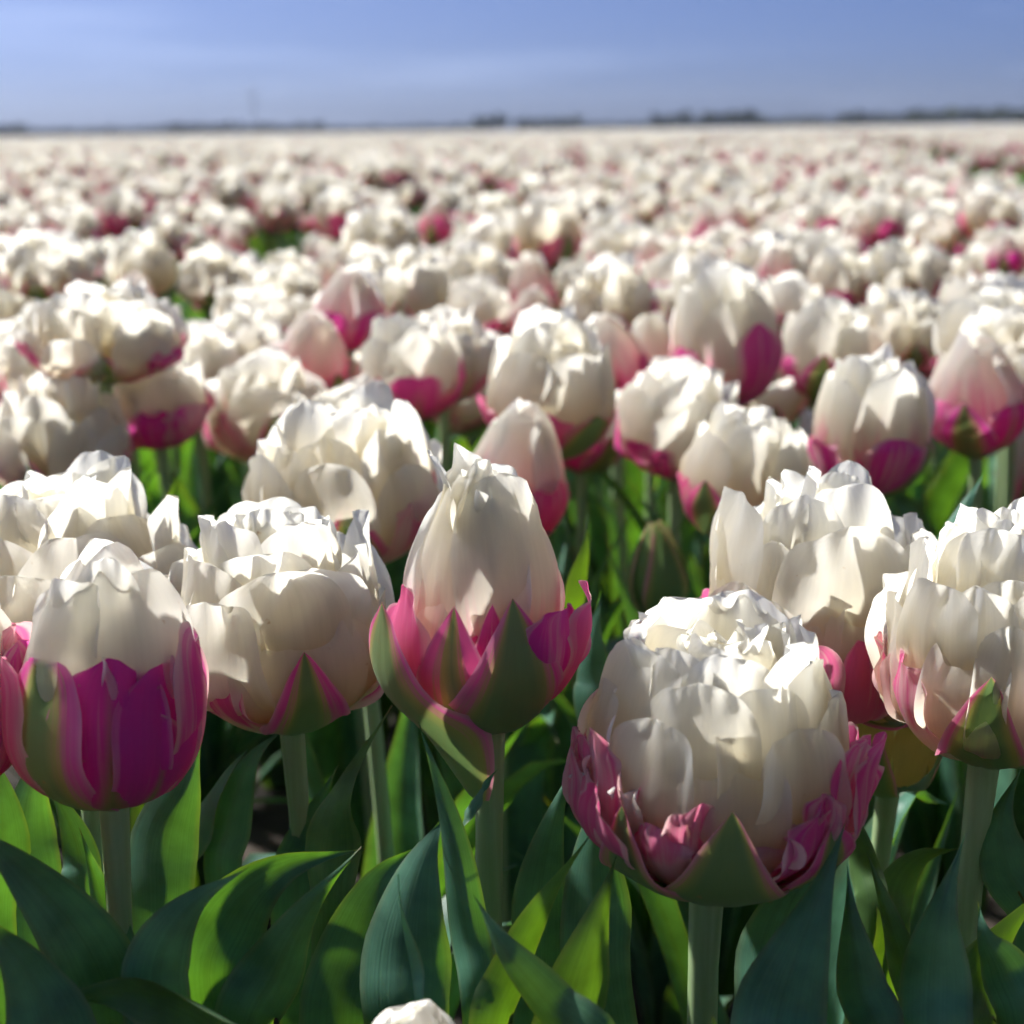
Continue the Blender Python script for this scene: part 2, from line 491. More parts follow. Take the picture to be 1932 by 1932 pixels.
def bud_specs(rng, R, H, ph=0.56, hue=0.5, sep=3, n_pink=4, green=0.55, pk=0.42, az0=0.0, few=False, tip_z=1.0, top=0.10, dome=4, over=3):
    S = []
    n = 2
    for i in range(n):
        a = az0 + i * 3.14 + rng.uniform(-.3, .3) + 1.0
        S.append(('petal', spec(jit(rng, [(.12, .02), (.62, .16), (.76, .44), (.52, .74), (.30, .91), (top * .5, 1.0 * tip_z)], .03), R, H, W=1.15 * R, cup=1.0,
                                ruf=.0016, kind='white', p=dict(pk=pk, hue=hue, cream=.4), az=a, notch=.06)))
    n = dome
    for i in range(n):
        a = az0 + i * 6.283 / n + rng.uniform(-.2, .2)
        h = rng.uniform(.88, 1.0)
        S.append(('petal', spec(jit(rng, [(.14, .0), (.80, .13), (.93, .40), (.74, .66), (.44, .86), (top + .08, h)], .025), R, H, W=1.6 * R, cup=.98,
                                ruf=.0016, crump=.0005, curl=.0008, kind='white', p=dict(pk=pk + rng.uniform(-.08, .05), hue=hue, cream=.15, lime=.1, edge=rng.uniform(-.15, .2)), az=a, notch=.05)))
    if not few:
        for i in range(over):                        # smaller petals lying over the dome, edges a little proud
            a = az0 + .4 + i * 6.283 / over + rng.uniform(-.3, .3)
            h = rng.uniform(.70, .93)
            S.append(('petal', spec(jit(rng, [(.30, .25), (.94, .42), (.86 - .25 * (h - .6), .64), (1.08 - h * .85, h)], .03), R, H, W=rng.uniform(.55, .95) * R, cup=.95, tip=('round', 'blunt')[i % 2],
                                    ruf=.0018, crump=.0007, curl=.0030, kind='white', p=dict(cream=.1, lime=.05), az=a, notch=.10, twist=rng.uniform(-.3, .3))))
    n = max(2, n_pink - 2) if few else n_pink
    for i in range(n):
        a = az0 + .5 + i * 6.283 / n + rng.uniform(-.25, .25)
        h = ph * rng.uniform(.85, 1.08)
        S.append(('petal', spec(jit(rng, [(.14, -.05), (.70, .05), (1.02, .30), (.92, h)], .03), R, H, W=1.25 * R, cup=1.0, tip='blunt',
                                ruf=.002, kind='pink', p=dict(hue=hue, pale=rng.uniform(.3, .8), green=green * rng.uniform(.3, 1.1)), az=a, notch=.09)))
    for i in range(sep):
        a = az0 - .35 + i * 6.283 / max(sep, 1) + rng.uniform(-.2, .2)
        h = ph * rng.uniform(.8, 1.0)
        S.append(('outer_petal', spec(jit(rng, [(.14, -.10), (.68, .01), (1.05, .27), (.97, h)], .03), R, H, W=1.3 * R, cup=.98, tip='point',
                                      ruf=.0014, kind='sepal', p=dict(hue=hue, green=green), az=a, notch=.03)))
    return S


def open_specs(rng, R, H, hue=0.25, lowpink=0.6, few=False, n_out=6, green=.6, ruf=.0024, cream=.85, sep=2, spread=1.0, az0=0.0, wmul=1.0, tw=.2):
    S = []
    rings = [(8, [(.06, .05), (.18, .40), (.26, .74), (.20, .95)], .58, .0032, 0.0),
             (9, [(.09, .03), (.40, .28), (.54, .66), (.46, .97)], .72, ruf, 0.0),
             (9, [(.12, .0), (.66, .18), (.84, .50), (.72, .86)], .86, ruf, 0.0),
             (8, [(.12, -.04), (.74, .08), (.98, .34), (.88, .66)], .86, ruf, 0.12)]
    if few:
        rings = [(4, rings[0][1], .9, .004, 0), (5, rings[1][1], 1.1, .004, 0), (6, rings[2][1], 1.2, .004, 0), (5, rings[3][1], 1.1, .003, .12)]
    for ri, (n, pr, w, rf, pk) in enumerate(rings):
        a0 = rng.uniform(0, 6.28)
        for i in range(n):
            a = a0 + i * 6.283 / n + rng.uniform(-.25, .25)
            q = jit(rng, pr, .07)
            k = rng.uniform(.88, 1.08)
            fl_ = rng.uniform(-.10, .10)
            q = [(max(.05, x * (spread if j > 1 else 1) + fl_ * (0, 0, .45, 1.0)[min(j, 3)]), z * (k if j > 1 else 1)) for j, (x, z) in enumerate(q)]
            pp = dict(cream=cream, lime=rng.uniform(.2, .6))
            if ri >= 2 and rng.uniform() < .35:
                pp['pk'] = rng.uniform(.12, .32); pp['hue'] = hue; pp['pks'] = .8
            if ri == 2 and rng.uniform() < .2:
                pp['flame'] = rng.uniform(.4, .7); pp['fc'] = rng.uniform(-.4, .4)
            S.append(('petal', spec(q, R, H, W=w * R * wmul * rng.uniform(.85, 1.15), cup=rng.uniform(.9, 1.55), ruf=rf, kind='white', p=pp, az=a,
                                    tip=rng.choice(['round', 'round', 'blunt']), crump=.0004, notch=rng.uniform(.03, .085), curl=rng.uniform(.0, .004), twist=rng.uniform(-tw, tw))))
    a0 = az0
    for i in range(n_out):
        a = a0 + i * 6.283 / n_out + rng.uniform(-.2, .2)
        issep = i % max(1, (n_out // max(sep, 1))) == 0 and sep > 0
        q = jit(rng, [(.10, -.11), (.60, .0), (.97, .22), (1.0, .46)], .06)
        if issep:
            S.append(('outer_petal', spec(q, R * .98, H, W=.82 * R, cup=1.0, tip='point', ruf=.0028, crump=.0006, kind='sepal', p=dict(hue=hue, green=green + .1), az=a, notch=.05, curl=.003, twist=rng.uniform(-.3, .3))))
        else:
            S.append(('petal', spec(q, R, H, W=.78 * R, cup=.95, tip='blunt', ruf=.003, kind='pink',
                                    p=dict(hue=hue, pale=rng.uniform(.4, 1), whitebase=rng.uniform(.3, .7), green=green * rng.uniform(0, .8)), az=a, notch=.12, curl=rng.uniform(-.003, .004))))
    if lowpink <= 0:
        S = [x for x in S if x[1]['kind'] == 'white'] + [x for x in S if x[1]['kind'] == 'sepal']
    return S


def semi_specs(rng, R, H, hue=0.4, pk=.35, ph=.5, few=False, n_pink=4, green=.5, sep=2, cream=.5, az0=0.0, ruf=.0024, lime=None):
    """Half open: a rounded cup of white petals above a collar of pink ones."""
    S = []
    rings = [(5, [(.08, .04), (.30, .36), (.40, .72), (.26, .98)], .85, .0032),
             (6, [(.12, .02), (.60, .20), (.72, .58), (.50, .95)], 1.15, ruf),
             (6, [(.14, .0), (.82, .14), (.95, .46), (.76, .84)], 1.35, ruf)]
    if few:
        rings = [(3, rings[0][1], 1.0, .004), (4, rings[1][1], 1.4, .004), (5, rings[2][1], 1.5, .003)]
    for ri, (n, pr, w, rf) in enumerate(rings):
        a0 = rng.uniform(0, 6.28)
        for i in range(n):
            a = a0 + i * 6.283 / n + rng.uniform(-.2, .2)
            q = jit(rng, pr, .05); k = rng.uniform(.9, 1.05)
            q = [(x, z * (k if j > 1 else 1)) for j, (x, z) in enumerate(q)]
            pp = dict(cream=cream, lime=rng.uniform(.05, .4) if lime is None else lime, hue=hue)
            if ri == 2:
                pp['pk'] = max(.01, pk + rng.uniform(-.15, .12)); pp['edge'] = rng.uniform(-.3, .3)
            S.append(('petal', spec(q, R, H, W=w * R * rng.uniform(.9, 1.1), cup=rng.uniform(.92, 1.1), ruf=rf, kind='white', p=pp, az=a,
                                    notch=rng.uniform(.03, .085), curl=rng.uniform(-.001, .002), twist=rng.uniform(-.12, .12))))
    for i in range(n_pink):
        a = az0 + i * 6.283 / max(1, n_pink) + rng.uniform(-.25, .25)
        h = ph * rng.uniform(.75, 1.1)
        S.append(('petal', spec(jit(rng, [(.12, -.06), (.70, .04), (1.02, .28), (.98, h)], .04), R, H, W=1.1 * R, cup=1.0, tip='blunt', ruf=.0024,
                                kind='pink', p=dict(hue=hue, pale=rng.uniform(.2, .8), green=green * rng.uniform(.2, 1)), az=a, notch=.1)))
    for i in range(sep):
        a = az0 + .6 + i * 6.283 / max(1, sep) + rng.uniform(-.3, .3)
        S.append(('outer_petal', spec(jit(rng, [(.12, -.10), (.68, .01), (1.04, .25), (1.0, ph * .9)], .04), R, H, W=1.05 * R, cup=1.0, tip='point', ruf=.0016,
                                      kind='sepal', p=dict(hue=hue, green=green + .1), az=a, notch=.03)))
    return S


def green_bud_specs(rng, R, H, **k):
    S = []
    for i in range(3):
        S.append(('petal', spec([(.2, .0), (.8, .2), (.8, .55), (.1, .98)], R, H, W=1.8 * R, cup=1.0, tip='point', ruf=.0006, kind='sepal', p=dict(hue=.2, green=.92, wide=.4), az=1.05 + i * 2.094, notch=.02)))
    for i in range(3):
        S.append(('outer_petal', spec([(.22, -.02), (.95, .18), (.95, .55), (.14, 1.0)], R, H, W=1.9 * R, cup=1.0, tip='point', ruf=.0006, kind='sepal', p=dict(hue=.2, green=.98, wide=.4), az=i * 2.094 + .3, notch=.02)))
    return S


KINDS = {'bud': bud_specs, 'open': open_specs, 'semi': semi_specs, 'green': green_bud_specs}


def tube_arrays(pts, radii, n=8):
    pts = np.asarray(pts, float)
    m = len(pts)
    T = np.gradient(pts, axis=0)
    T /= np.linalg.norm(T, axis=1)[:, None]
    ref = np.array([1.0, 0, 0])
    A = np.cross(T, ref); A /= np.linalg.norm(A, axis=1)[:, None]
    B = np.cross(T, A)
    th = np.linspace(0, 2 * np.pi, n + 1)
    ring = np.cos(th)[None, :, None] * A[:, None, :] + np.sin(th)[None, :, None] * B[:, None, :]
    v = pts[:, None, :] + ring * np.asarray(radii)[:, None, None]
    return v.reshape(-1, 3), grid_faces(n + 1, m)


def stem_arrays(base, top, axis, r, rng, n=8, m=9):
    """Curved tapering stem from the ground to the underside of the flower."""
    base = np.asarray(base, float); top = np.asarray(top, float)
    h = np.linalg.norm(top - base)
    t = np.linspace(0, 1, m)[:, None]
    up = np.array([0, 0, 1.0])
    m0 = up * h * .9 + np.array([rng.uniform(-.04, .04), rng.uniform(-.04, .04), 0])
    m1 = np.asarray(axis) * h * .9
    pts = (2 * t ** 3 - 3 * t ** 2 + 1) * base + (t ** 3 - 2 * t ** 2 + t) * m0 + (-2 * t ** 3 + 3 * t ** 2) * top + (t ** 3 - t ** 2) * m1
    rad = r * (1.12 - .25 * t[:, 0])
    rad[-1] = r * 1.1
    return tube_arrays(pts, rad, n)


def leaf_arrays(mid, widths, rng, roll=0.0, fold=0.35, nu=9, nv=22, wavy=0.0, tone=1.0, face=None, yellow=0.0):
    """Tulip leaf blade: mid = centre line from base to tip, widths = full widths along it, face = direction the blade looks."""
    t = np.linspace(0, 1, nv)
    c = spline(mid, t)
    T = np.gradient(c, axis=0); T /= np.linalg.norm(T, axis=1)[:, None]
    f = np.asarray(face if face is not None else (0, -1, .3), float)
    S = np.cross(T, f[None]); S /= np.maximum(np.linalg.norm(S, axis=1), 1e-6)[:, None]
    Nn = np.cross(S, T)
    if roll is not None:
        rr = (roll if np.ndim(roll) else np.full(nv, roll)) if not isinstance(roll, (list, tuple)) else np.interp(t, np.linspace(0, 1, len(roll)), roll)
        ca, sa = np.cos(rr)[:, None], np.sin(rr)[:, None]
        S, Nn = ca * S + sa * Nn, ca * Nn - sa * S
    w = np.interp(t, np.linspace(0, 1, len(widths)), widths)
    w = np.convolve(np.pad(w, 2, mode='edge'), np.ones(5) / 5, 'valid')
    w[-1] = min(w[-1], .0008)
    tipk = np.clip((1 - t) / .40, 0, 1) ** .75
    w = w * np.clip(tipk, .01, 1)
    u = np.linspace(-1, 1, nu)
    U, TT = np.meshgrid(u, t)
    hw = (w / 2)[:, None] * U
    dep = fold * (np.abs(U) ** 1.7) * (w / 2)[:, None]
    wv = wavy * np.abs(U) ** 2 * np.sign(U + .01) * (np.sin(TT * rng.uniform(9, 14) + rng.uniform(0, 6)) + .5 * np.sin(TT * 23 + rng.uniform(0, 6))) * (w[:, None] / max(w.max(), 1e-6))
    wv = wv + wavy * .5 * np.abs(U) ** 2 * np.sin(TT * rng.uniform(8, 12) + rng.uniform(0, 6))
    v = c[:, None, :] + S[:, None, :] * hw[..., None] + Nn[:, None, :] * (dep + wv)[..., None]
    u_, t_ = U.ravel(), TT.ravel()
    g = np.array([0.082, 0.215, 0.148]) * tone
    g = g * (1 - yellow) + np.array([0.085, 0.165, 0.045]) * yellow
    col = np.repeat(g[None], len(u_), 0)
    k = sstep(.90, 1.0, np.abs(u_))[:, None] * .6
    col = col * (1 - k) + np.array([0.16, 0.22, 0.12]) * k
    k = sstep(.12, .0, np.abs(u_))[:, None] * .25
    col = col * (1 - k) + np.array([0.07, 0.14, 0.07]) * k
    k = (sstep(.35, 0, t_) * .5)[:, None]
    col = col * (1 - k) + np.array([0.10, 0.15, 0.07]) * k
    k = (sstep(.955, 1.0, t_ + .012 * np.sin(u_ * 9)) * .75 * (rng.uniform() < .6))[:, None]
    col = col * (1 - k) + np.array([0.34, 0.26, 0.13]) * k
    so = rng.uniform(0, 40)
    return v.reshape(-1, 3), grid_faces(nu, nv), col, np.stack([u_ * .5 + .5 + so, t_ + so], 1)


def free_leaf(rng, h=0.30, out=0.10, w=0.042, az=0.0, nu=9, nv=16, wavy=.002, base_r=.006):
    """A leaf in the plant's own frame, rising from the stem's foot and arching out towards az."""
    d = np.array([math.sin(az), -math.cos(az), 0]); s = np.array([d[1], -d[0], 0])
    k = rng.uniform(-.02, .02)
    mid = [d * base_r, d * (base_r + out * .18) + np.array([0, 0, h * .35]), d * (base_r + out * .45) + np.array([0, 0, h * .72]) + s * k * .5,
           d * (base_r + out) + np.array([0, 0, h]) + s * k]
    if rng.uniform() < .35:
        mid.append(d * (base_r + out * 1.45) + np.array([0, 0, h * rng.uniform(.93, 1.03)]) + s * k * 1.4)
    return leaf_arrays(mid, [w * .55, w * .95, w, w * .85, w * .5, .002], rng, roll=[rng.uniform(-.2, .2), rng.uniform(-.6, .6)], fold=-rng.uniform(.2, .55), nu=nu, nv=nv, wavy=wavy, face=d, tone=rng.uniform(.75, 1.3), yellow=rng.uniform(0, .2))


def merge(items):
    V, F, C1, C2, Ms, U, Mi = [], [], [], [], [], [], []
    o = 0
    for (v, f, c, uv, mi) in items:
        n = len(v)
        if c is None:
            c = np.full((n, 3), .12)
        c1, c2, m = c if isinstance(c, tuple) else (c, c, np.full(n, -1.0))
        V.append(v); F.append(f + o); C1.append(c1); C2.append(c2); Ms.append(m)
        U.append(uv if uv is not None else np.zeros((n, 2)))
        Mi.append(np.full(len(f), mi)); o += n
    return np.vstack(V), np.vstack(F), (np.vstack(C1), np.vstack(C2), np.concatenate(Ms)), np.vstack(U), np.concatenate(Mi)


def core_arrays(R, H):
    """The swollen end of the stem that carries the petals."""
    t = np.linspace(0, 1, 6)
    pts = np.stack([0 * t, 0 * t, -.05 * H + .16 * H * t], 1)
    return tube_arrays(pts, R * np.array([.13, .22, .26, .24, .15, .01]), 10)


GROUP = 'double tulips growing in the field'
TULIP_AT = []                # plan positions taken


def low_leaves(root, rng, n):
    for k in range(n):
        a = free_leaf(rng, rng.uniform(.13, .25), rng.uniform(.06, .14), rng.uniform(.03, .048), rng.uniform(0, 6.28), 7, 11)
        link('leaf', make_mesh('leaf', *a, [M_LEAF]), root)


def tulip(kind, head, R, H, label, seed, tilt=(0, 0), rot=0.0, res=(11, 14), leaves=3, extra=None, specs=None, stem_r=.0046, foot=None, leaf_h=(.22, .31),
          leaf_list=None, low=3, group=GROUP, parts=True, **kw):
    """A whole plant with its parts: head = centre of the flower in the world."""
    rng = np.random.default_rng(seed)
    S = specs if specs is not None else KINDS[kind](rng, R, H, **kw)
    if extra:
        S = S + extra
    axis = np.array([math.sin(tilt[0]), math.sin(tilt[1]), 1.0]); axis /= np.linalg.norm(axis)
    hb = np.asarray(head, float) - axis * H * .5
    if foot is None:
        foot = (hb[0] - axis[0] * .10 + rng.uniform(-.012, .012), hb[1] - axis[1] * .10 + rng.uniform(-.012, .012))
    root = bpy.data.objects.new('tulip', None)
    COL.objects.link(root)
    root.location = (foot[0], foot[1], 0)
    root.empty_display_size = .05
    tag(root, label, 'tulip', group)
    TULIP_AT.append((hb[0], hb[1]))
    rel = hb - np.array([foot[0], foot[1], 0])
    v, f = stem_arrays((0, 0, -.01), rel, axis, stem_r, rng)
    link('stem', make_mesh('stem', v, f, None, None, [M_STEM]), root)
    M = Vector((0, 0, 1)).rotation_difference(Vector(axis)).to_matrix().to_4x4() @ Matrix.Rotation(rot, 4, 'Z')
    M.translation = Vector(rel)
    v, f = core_arrays(R, H)
    fl = link('flower', make_mesh('flower', v, f, None, None, [M_STEM]), root)
    fl.matrix_local = M
    for nm, s in S:
        a = petal_arrays(rng, nu=res[0], nv=res[1], **s)
        link(nm, make_mesh(nm, *a, [PETAL_MATS[MAT_OF[s['kind']]]]), fl)
    for k in range(leaves):
        az = rng.uniform(0, 6.28)
        a = free_leaf(rng, rng.uniform(*leaf_h), rng.uniform(.05, .12), rng.uniform(.030, .05), az)
        link('leaf', make_mesh('leaf', *a, [M_LEAF]), root)
    low_leaves(root, rng, low)
    for lf in (leaf_list or []):
        add_leaf(root, rng, **lf)
    return root


def add_leaf(root, rng, pts, wpx, roll=0.0, fold=-.3, wavy=.001, tone=1.0, yellow=0.0, base=True, nu=11, nv=30, name='leaf', face=None):
    """A leaf of this plant whose blade passes the given places (picture position and distance from the lens)."""
    o = np.array(root.location)
    mid = [P(*q) for q in pts]
    w = [wp / FPX * q[2] * ZK for wp, q in zip(wpx, pts)]
    if base:
        b = np.array([o[0], o[1], .015]); d = mid[0] - b
        mid = [b + d * np.array([.08, .08, 0]), b + d * np.array([.45, .45, .6])] + mid
        w = [w[0] * .45, w[0] * .9] + w
    mid = [m - o for m in mid]
    fdir = np.array([0, 0, CAM_Z]) - P(*pts[len(pts) // 2]) if face is None else np.asarray(face, float)
    fdir = fdir / np.linalg.norm(fdir)
    a = leaf_arrays(mid, w, rng, roll=roll, fold=fold, nu=nu, nv=nv, wavy=wavy, tone=tone, yellow=yellow, face=fdir)
    return link(name, make_mesh(name, *a, [M_LEAF]), root)

# ------------------------------------------------------------------ the ground
def sheet(name, x0, x1, y0, y1, z, mat, n=1):
    xs, ys = np.linspace(x0, x1, n + 1), np.linspace(y0, y1, n + 1)
    X, Y = np.meshgrid(xs, ys)
    v = np.stack([X.ravel(), Y.ravel(), np.full(X.size, z)], 1)
    return link(name, make_mesh(name, v, grid_faces(n + 1, n + 1), None, None, [mat]))


tag(sheet("ground", -1700, 1700, -30, 2300, 0.0, M_SOIL), 'brown soil under the tulips reaching to the horizon', 'ground', kind='structure')

BED_YAW = R_(10.4)                       # the beds run away from the camera, a little to the right
DV = np.array([math.sin(BED_YAW), math.cos(BED_YAW)])
BV = np.array([math.cos(BED_YAW), -math.sin(BED_YAW)])
BED_W, BED_0, GAP = 1.80, -0.98, 0.46


def in_gap(x, y):
    b = x * BV[0] + y * BV[1]
    j = round((b - BED_0) / BED_W)
    return abs(b - BED_0 - j * BED_W - (.12 if j == 1 else 0)) < (.40 if j == 1 else GAP / 2)          # the path on the right is wider


# ------------------------------------------------------------------ the tulips one can tell apart
def hd(x, y, w, W):
    """Head centre for a flower W metres wide that spans w picture units at (x, y)."""
    return P(x, y, W * 2072.0 / w)


def white_p(**k):
    d = dict(cream=.7, lime=.25); d.update(k); return d


# the double bloom in front, right of centre
rng = np.random.default_rng(5)
R, H = .0415, .081
f5 = []
for i in range(8):                      # ruffled heart
    f5.append(('petal', spec(jit(rng, [(.06, .06), (.20, .42), (.30, .74), (.24, .94)], .09), R, H, W=.70 * R, cup=1.0, ruf=.0038, kind='white', p=white_p(), az=i * .785 + rng.uniform(-.3, .3), notch=.14, twist=rng.uniform(-.4, .4))))
for i in range(7):
    f5.append(('petal', spec(jit(rng, [(.09, .04), (.42, .30), (.60, .66), (.48 + .08 * (i % 2), .98)], .06), R, H, W=.88 * R, cup=1.15, ruf=.0030, kind='white', p=white_p(), az=.2 + i * .898 + rng.uniform(-.2, .2), notch=.08, twist=rng.uniform(-.2, .2), curl=rng.uniform(.001, .004))))
for az, w, hh, rr, cu, fl in ((-1.10, .95, .93, .74, 1.2, .05), (-.36, .92, .86, .76, 1.2, .10), (.30, .80, .84, .80, 1.3, .04), (.92, .92, .90, .74, 1.2, .12), (1.75, 1.1, .95, .72, 1, 0), (2.65, 1.1, 1.0, .72, 1, 0), (-2.75, 1.1, 1.0, .72, 1, 0), (-1.9, 1.1, .96, .72, 1, 0),
                              (-.74, .80, .72, .88, 1.25, .12), (-.02, .74, .62, .92, 1.4, .02), (.58, .82, .70, .88, 1.25, .14), (1.25, .8, .76, .86, 1.2, .10), (-1.45, .8, .74, .86, 1.2, .08), (2.2, .9, .76, .84, 1, 0), (-2.3, .9, .76, .84, 1, 0)):
    f5.append(('petal', spec([(.12, -.01), (.68, .12), (rr + .08, hh * .50), (rr - .02 + fl * .5, hh * .80), (rr - .20 + fl, hh)], R, H, W=w * R, cup=cu, ruf=.0022, crump=.0003, kind='white', p=white_p(cream=.8, lime=.1), az=az + rng.uniform(-.08, .08), notch=.06, curl=.0020 + fl * .012, twist=rng.uniform(-.15, .15))))
for az, w, hh, rr in ((-1.05, .45, .52, .92), (-.80, .40, .46, .94), (-1.25, .38, .42, .96)):      # small frilly ones at the lower left
    f5.append(('petal', spec([(.12, .01), (.70, .10), (rr, hh * .6), (rr - .02, hh)], R, H, W=w * R, cup=.6, ruf=.0045, kind='white', p=white_p(cream=.6), az=az, notch=.12, curl=.003, twist=rng.uniform(-.5, .5))))
f5.append(('petal', spec([(.12, .0), (.70, .12), (.90, .36), (.92, .55)], R, H, W=.42 * R, cup=.8, tip='point', ruf=.001, kind='white', p=dict(pk=.8, hue=.1, edge=.8, cream=.9), az=-.62, notch=.05, twist=.4)))
for az, kd, tp, w, hh, rr, pr in (
        (-1.25, 'pink', 'blunt', .66, .40, 1.06, dict(hue=.05, pale=1.0, whitebase=.3)),
        (-.92, 'pink', 'blunt', .58, .34, 1.10, dict(hue=.1, pale=.5, whitebase=.35)),
        (-1.55, 'pink', 'blunt', .60, .42, 1.08, dict(hue=.1, pale=.9, whitebase=.3)),
        (-.22, 'pink', 'round', .62, .30, 1.02, dict(hue=.1, pale=.35, whitebase=.55)),
        (-.55, 'pink', 'blunt', .50, .24, 1.03, dict(hue=.05, pale=.8, whitebase=.75, green=.2)),
        (.30, 'pink', 'round', .60, .27, 1.00, dict(hue=.1, pale=1.0, whitebase=.9)),
        (.62, 'pink', 'blunt', .74, .32, 1.06, dict(hue=.5, pale=.6, whitebase=.5, green=.35)),
        (.85, 'pink', 'point', .60, .56, 1.0, dict(hue=.4, pale=.5, whitebase=.45)),
        (1.22, 'pink', 'blunt', .62, .50, 1.12, dict(hue=.35, pale=.5, whitebase=.3)),
        (1.55, 'pink', 'blunt', .60, .54, 1.10, dict(hue=.2, pale=.4)),
        (2.2, 'pink', 'blunt', .7, .45, 1.08, dict(hue=.2, pale=.6)),
        (-2.3, 'pink', 'blunt', .7, .45, 1.08, dict(hue=.2, pale=.6))):
    f5.append(('petal', spec([(.12, -.11), (.66, .0), (rr, .22), (rr - .05, hh + .13)], R, H, W=w * R * 1.15, cup=.7 + .3 * rng.uniform(), tip=tp, ruf=.0030, kind=kd, p=pr, az=az, notch=.14, curl=rng.uniform(-.004, .005), twist=rng.uniform(-.25, .25))))
for az, w, hh, rr, hu in ((.52, .42, .30, 1.06, .45), (.66, .34, .36, 1.04, .35), (-.30, .40, .36, 1.02, .05), (-1.02, .44, .50, 1.04, .05), (-1.30, .40, .46, 1.04, .1), (1.10, .40, .48, 1.02, .3)):
    f5.append(('petal', spec([(.3, .0), (.80, .08), (rr - .04, .24), (rr - .02, hh), (rr - .10, hh + .08)], R, H, W=w * R, cup=.45, tip='blunt', ruf=.0035, crump=.0008, kind='pink', p=dict(hue=hu, pale=.75, whitebase=.35), az=az, notch=.12, curl=.005, twist=rng.uniform(-.6, .6))))
for az, w, hh, rr, g in ((-.02, 1.15, .48, 1.10, .98), (-.74, .80, .42, 1.10, .85), (.80, .95, .36, 1.06, .60), (2.5, 1.0, .3, 1.08, .8), (-2.4, 1.0, .3, 1.08, .8)):
    f5.append(('outer_petal', spec([(.10, -.16), (.58, -.08), (rr - .02, .14), (rr, hh)], R, H, W=w * R, cup=1.1, tip='point', ruf=.0022, crump=.0005, kind='sepal', p=dict(hue=.2, green=g, wide=.24), az=az, notch=.05, curl=.0025, twist=rng.uniform(-.2, .2))))

T10 = tulip('semi', P(-140, 1275, .345), .031, .070, 'magenta-sided tulip mostly beyond the left edge, beside the front bud', 97, res=(11, 14), leaves=5, low=5, hue=.85, pk=.5, ph=.75, n_pink=5, sep=0)

f4x = [('outer_petal', spec([(.14, -.14), (.66, -.03), (1.06, .24), (.92, .56)], .031, .080, W=.044, cup=1.0, tip='point', ruf=.0008, kind='sepal', p=dict(hue=.5, green=.80, wide=.33), az=.30, notch=.02)),
       ('outer_petal', spec([(.14, -.13), (.66, -.02), (1.02, .24), (.92, .52)], .031, .080, W=.036, cup=1.0, tip='point', ruf=.0008, kind='sepal', p=dict(hue=.2, green=.42, wide=.33), az=-.35, notch=.02)),
       ('outer_petal', spec([(.24, -.42), (.70, -.12), (1.20, .16), (1.18, .52)], .031, .080, W=.046, cup=.8, tip='point', ruf=.0012, kind='sepal', p=dict(hue=.5, green=.86, wide=.38), az=-1.05, notch=.02)),
       ('petal', spec([(.16, -.02), (.74, .04), (1.10, .30), (1.06, .56)], .031, .080, W=.034, cup=1.0, tip='blunt', ruf=.002, kind='pink', p=dict(hue=.25, pale=.3, green=.3), az=1.35, notch=.06)),
       ('petal', spec([(.16, -.02), (.72, .04), (1.04, .28), (.96, .52)], .031, .080, W=.030, cup=1.0, tip='blunt', ruf=.002, kind='pink', p=dict(hue=.75, pale=.5), az=.80, notch=.06)),
       ('petal', spec([(.16, -.02), (.72, .04), (1.02, .30), (.96, .58)], .031, .080, W=.030, cup=1.0, tip='blunt', ruf=.0025, kind='pink', p=dict(hue=.1, pale=.3), az=-1.1, notch=.14)),
       ('petal', spec([(.16, -.02), (.70, .04), (.96, .28), (.92, .54)], .031, .080, W=.022, cup=1.0, tip='point', ruf=.001, kind='pink', p=dict(hue=.5, pale=.3), az=.08, notch=.06)),
       ('petal', spec([(.16, .0), (.78, .2), (.92, .5), (.66, .80), (.24, 1.05)], .0268, .080, W=.036, cup=1.0, tip='round', ruf=.0035, crump=.0014, curl=.0015, kind='white', p=dict(cream=.5, pk=.3, hue=.5), az=-.62, notch=.15)),
       ('petal', spec([(.16, .0), (.80, .2), (.96, .5), (.72, .78), (.28, 1.0)], .0268, .080, W=.042, cup=1.1, tip='round', ruf=.0020, curl=.0026, crump=.0006, kind='white', p=dict(cream=.3, pk=.33, hue=.5), az=.42, notch=.06)),
       ('petal', spec([(.3, .55), (.66, .74), (.50, .93), (.16, 1.08)], .0268, .080, W=.016, cup=.8, tip='round', ruf=.004, crump=.0018, curl=.002, kind='white', p=dict(cream=.6, lime=.3), az=-.80, notch=.12)),
       ('petal', spec([(.3, .55), (.68, .72), (.52, .90), (.20, 1.06)], .0268, .080, W=.013, cup=.7, tip='round', ruf=.004, crump=.0018, curl=.002, kind='white', p=dict(cream=.5, lime=.3), az=-.25, notch=.12)),
       ('petal', spec([(.12, .1), (.3, .6), (.50, .9), (.72, 1.06)], .0268, .080, W=.016, cup=.7, tip='round', ruf=.001, kind='white', p=dict(cream=.1), az=-1.5, notch=.05))]
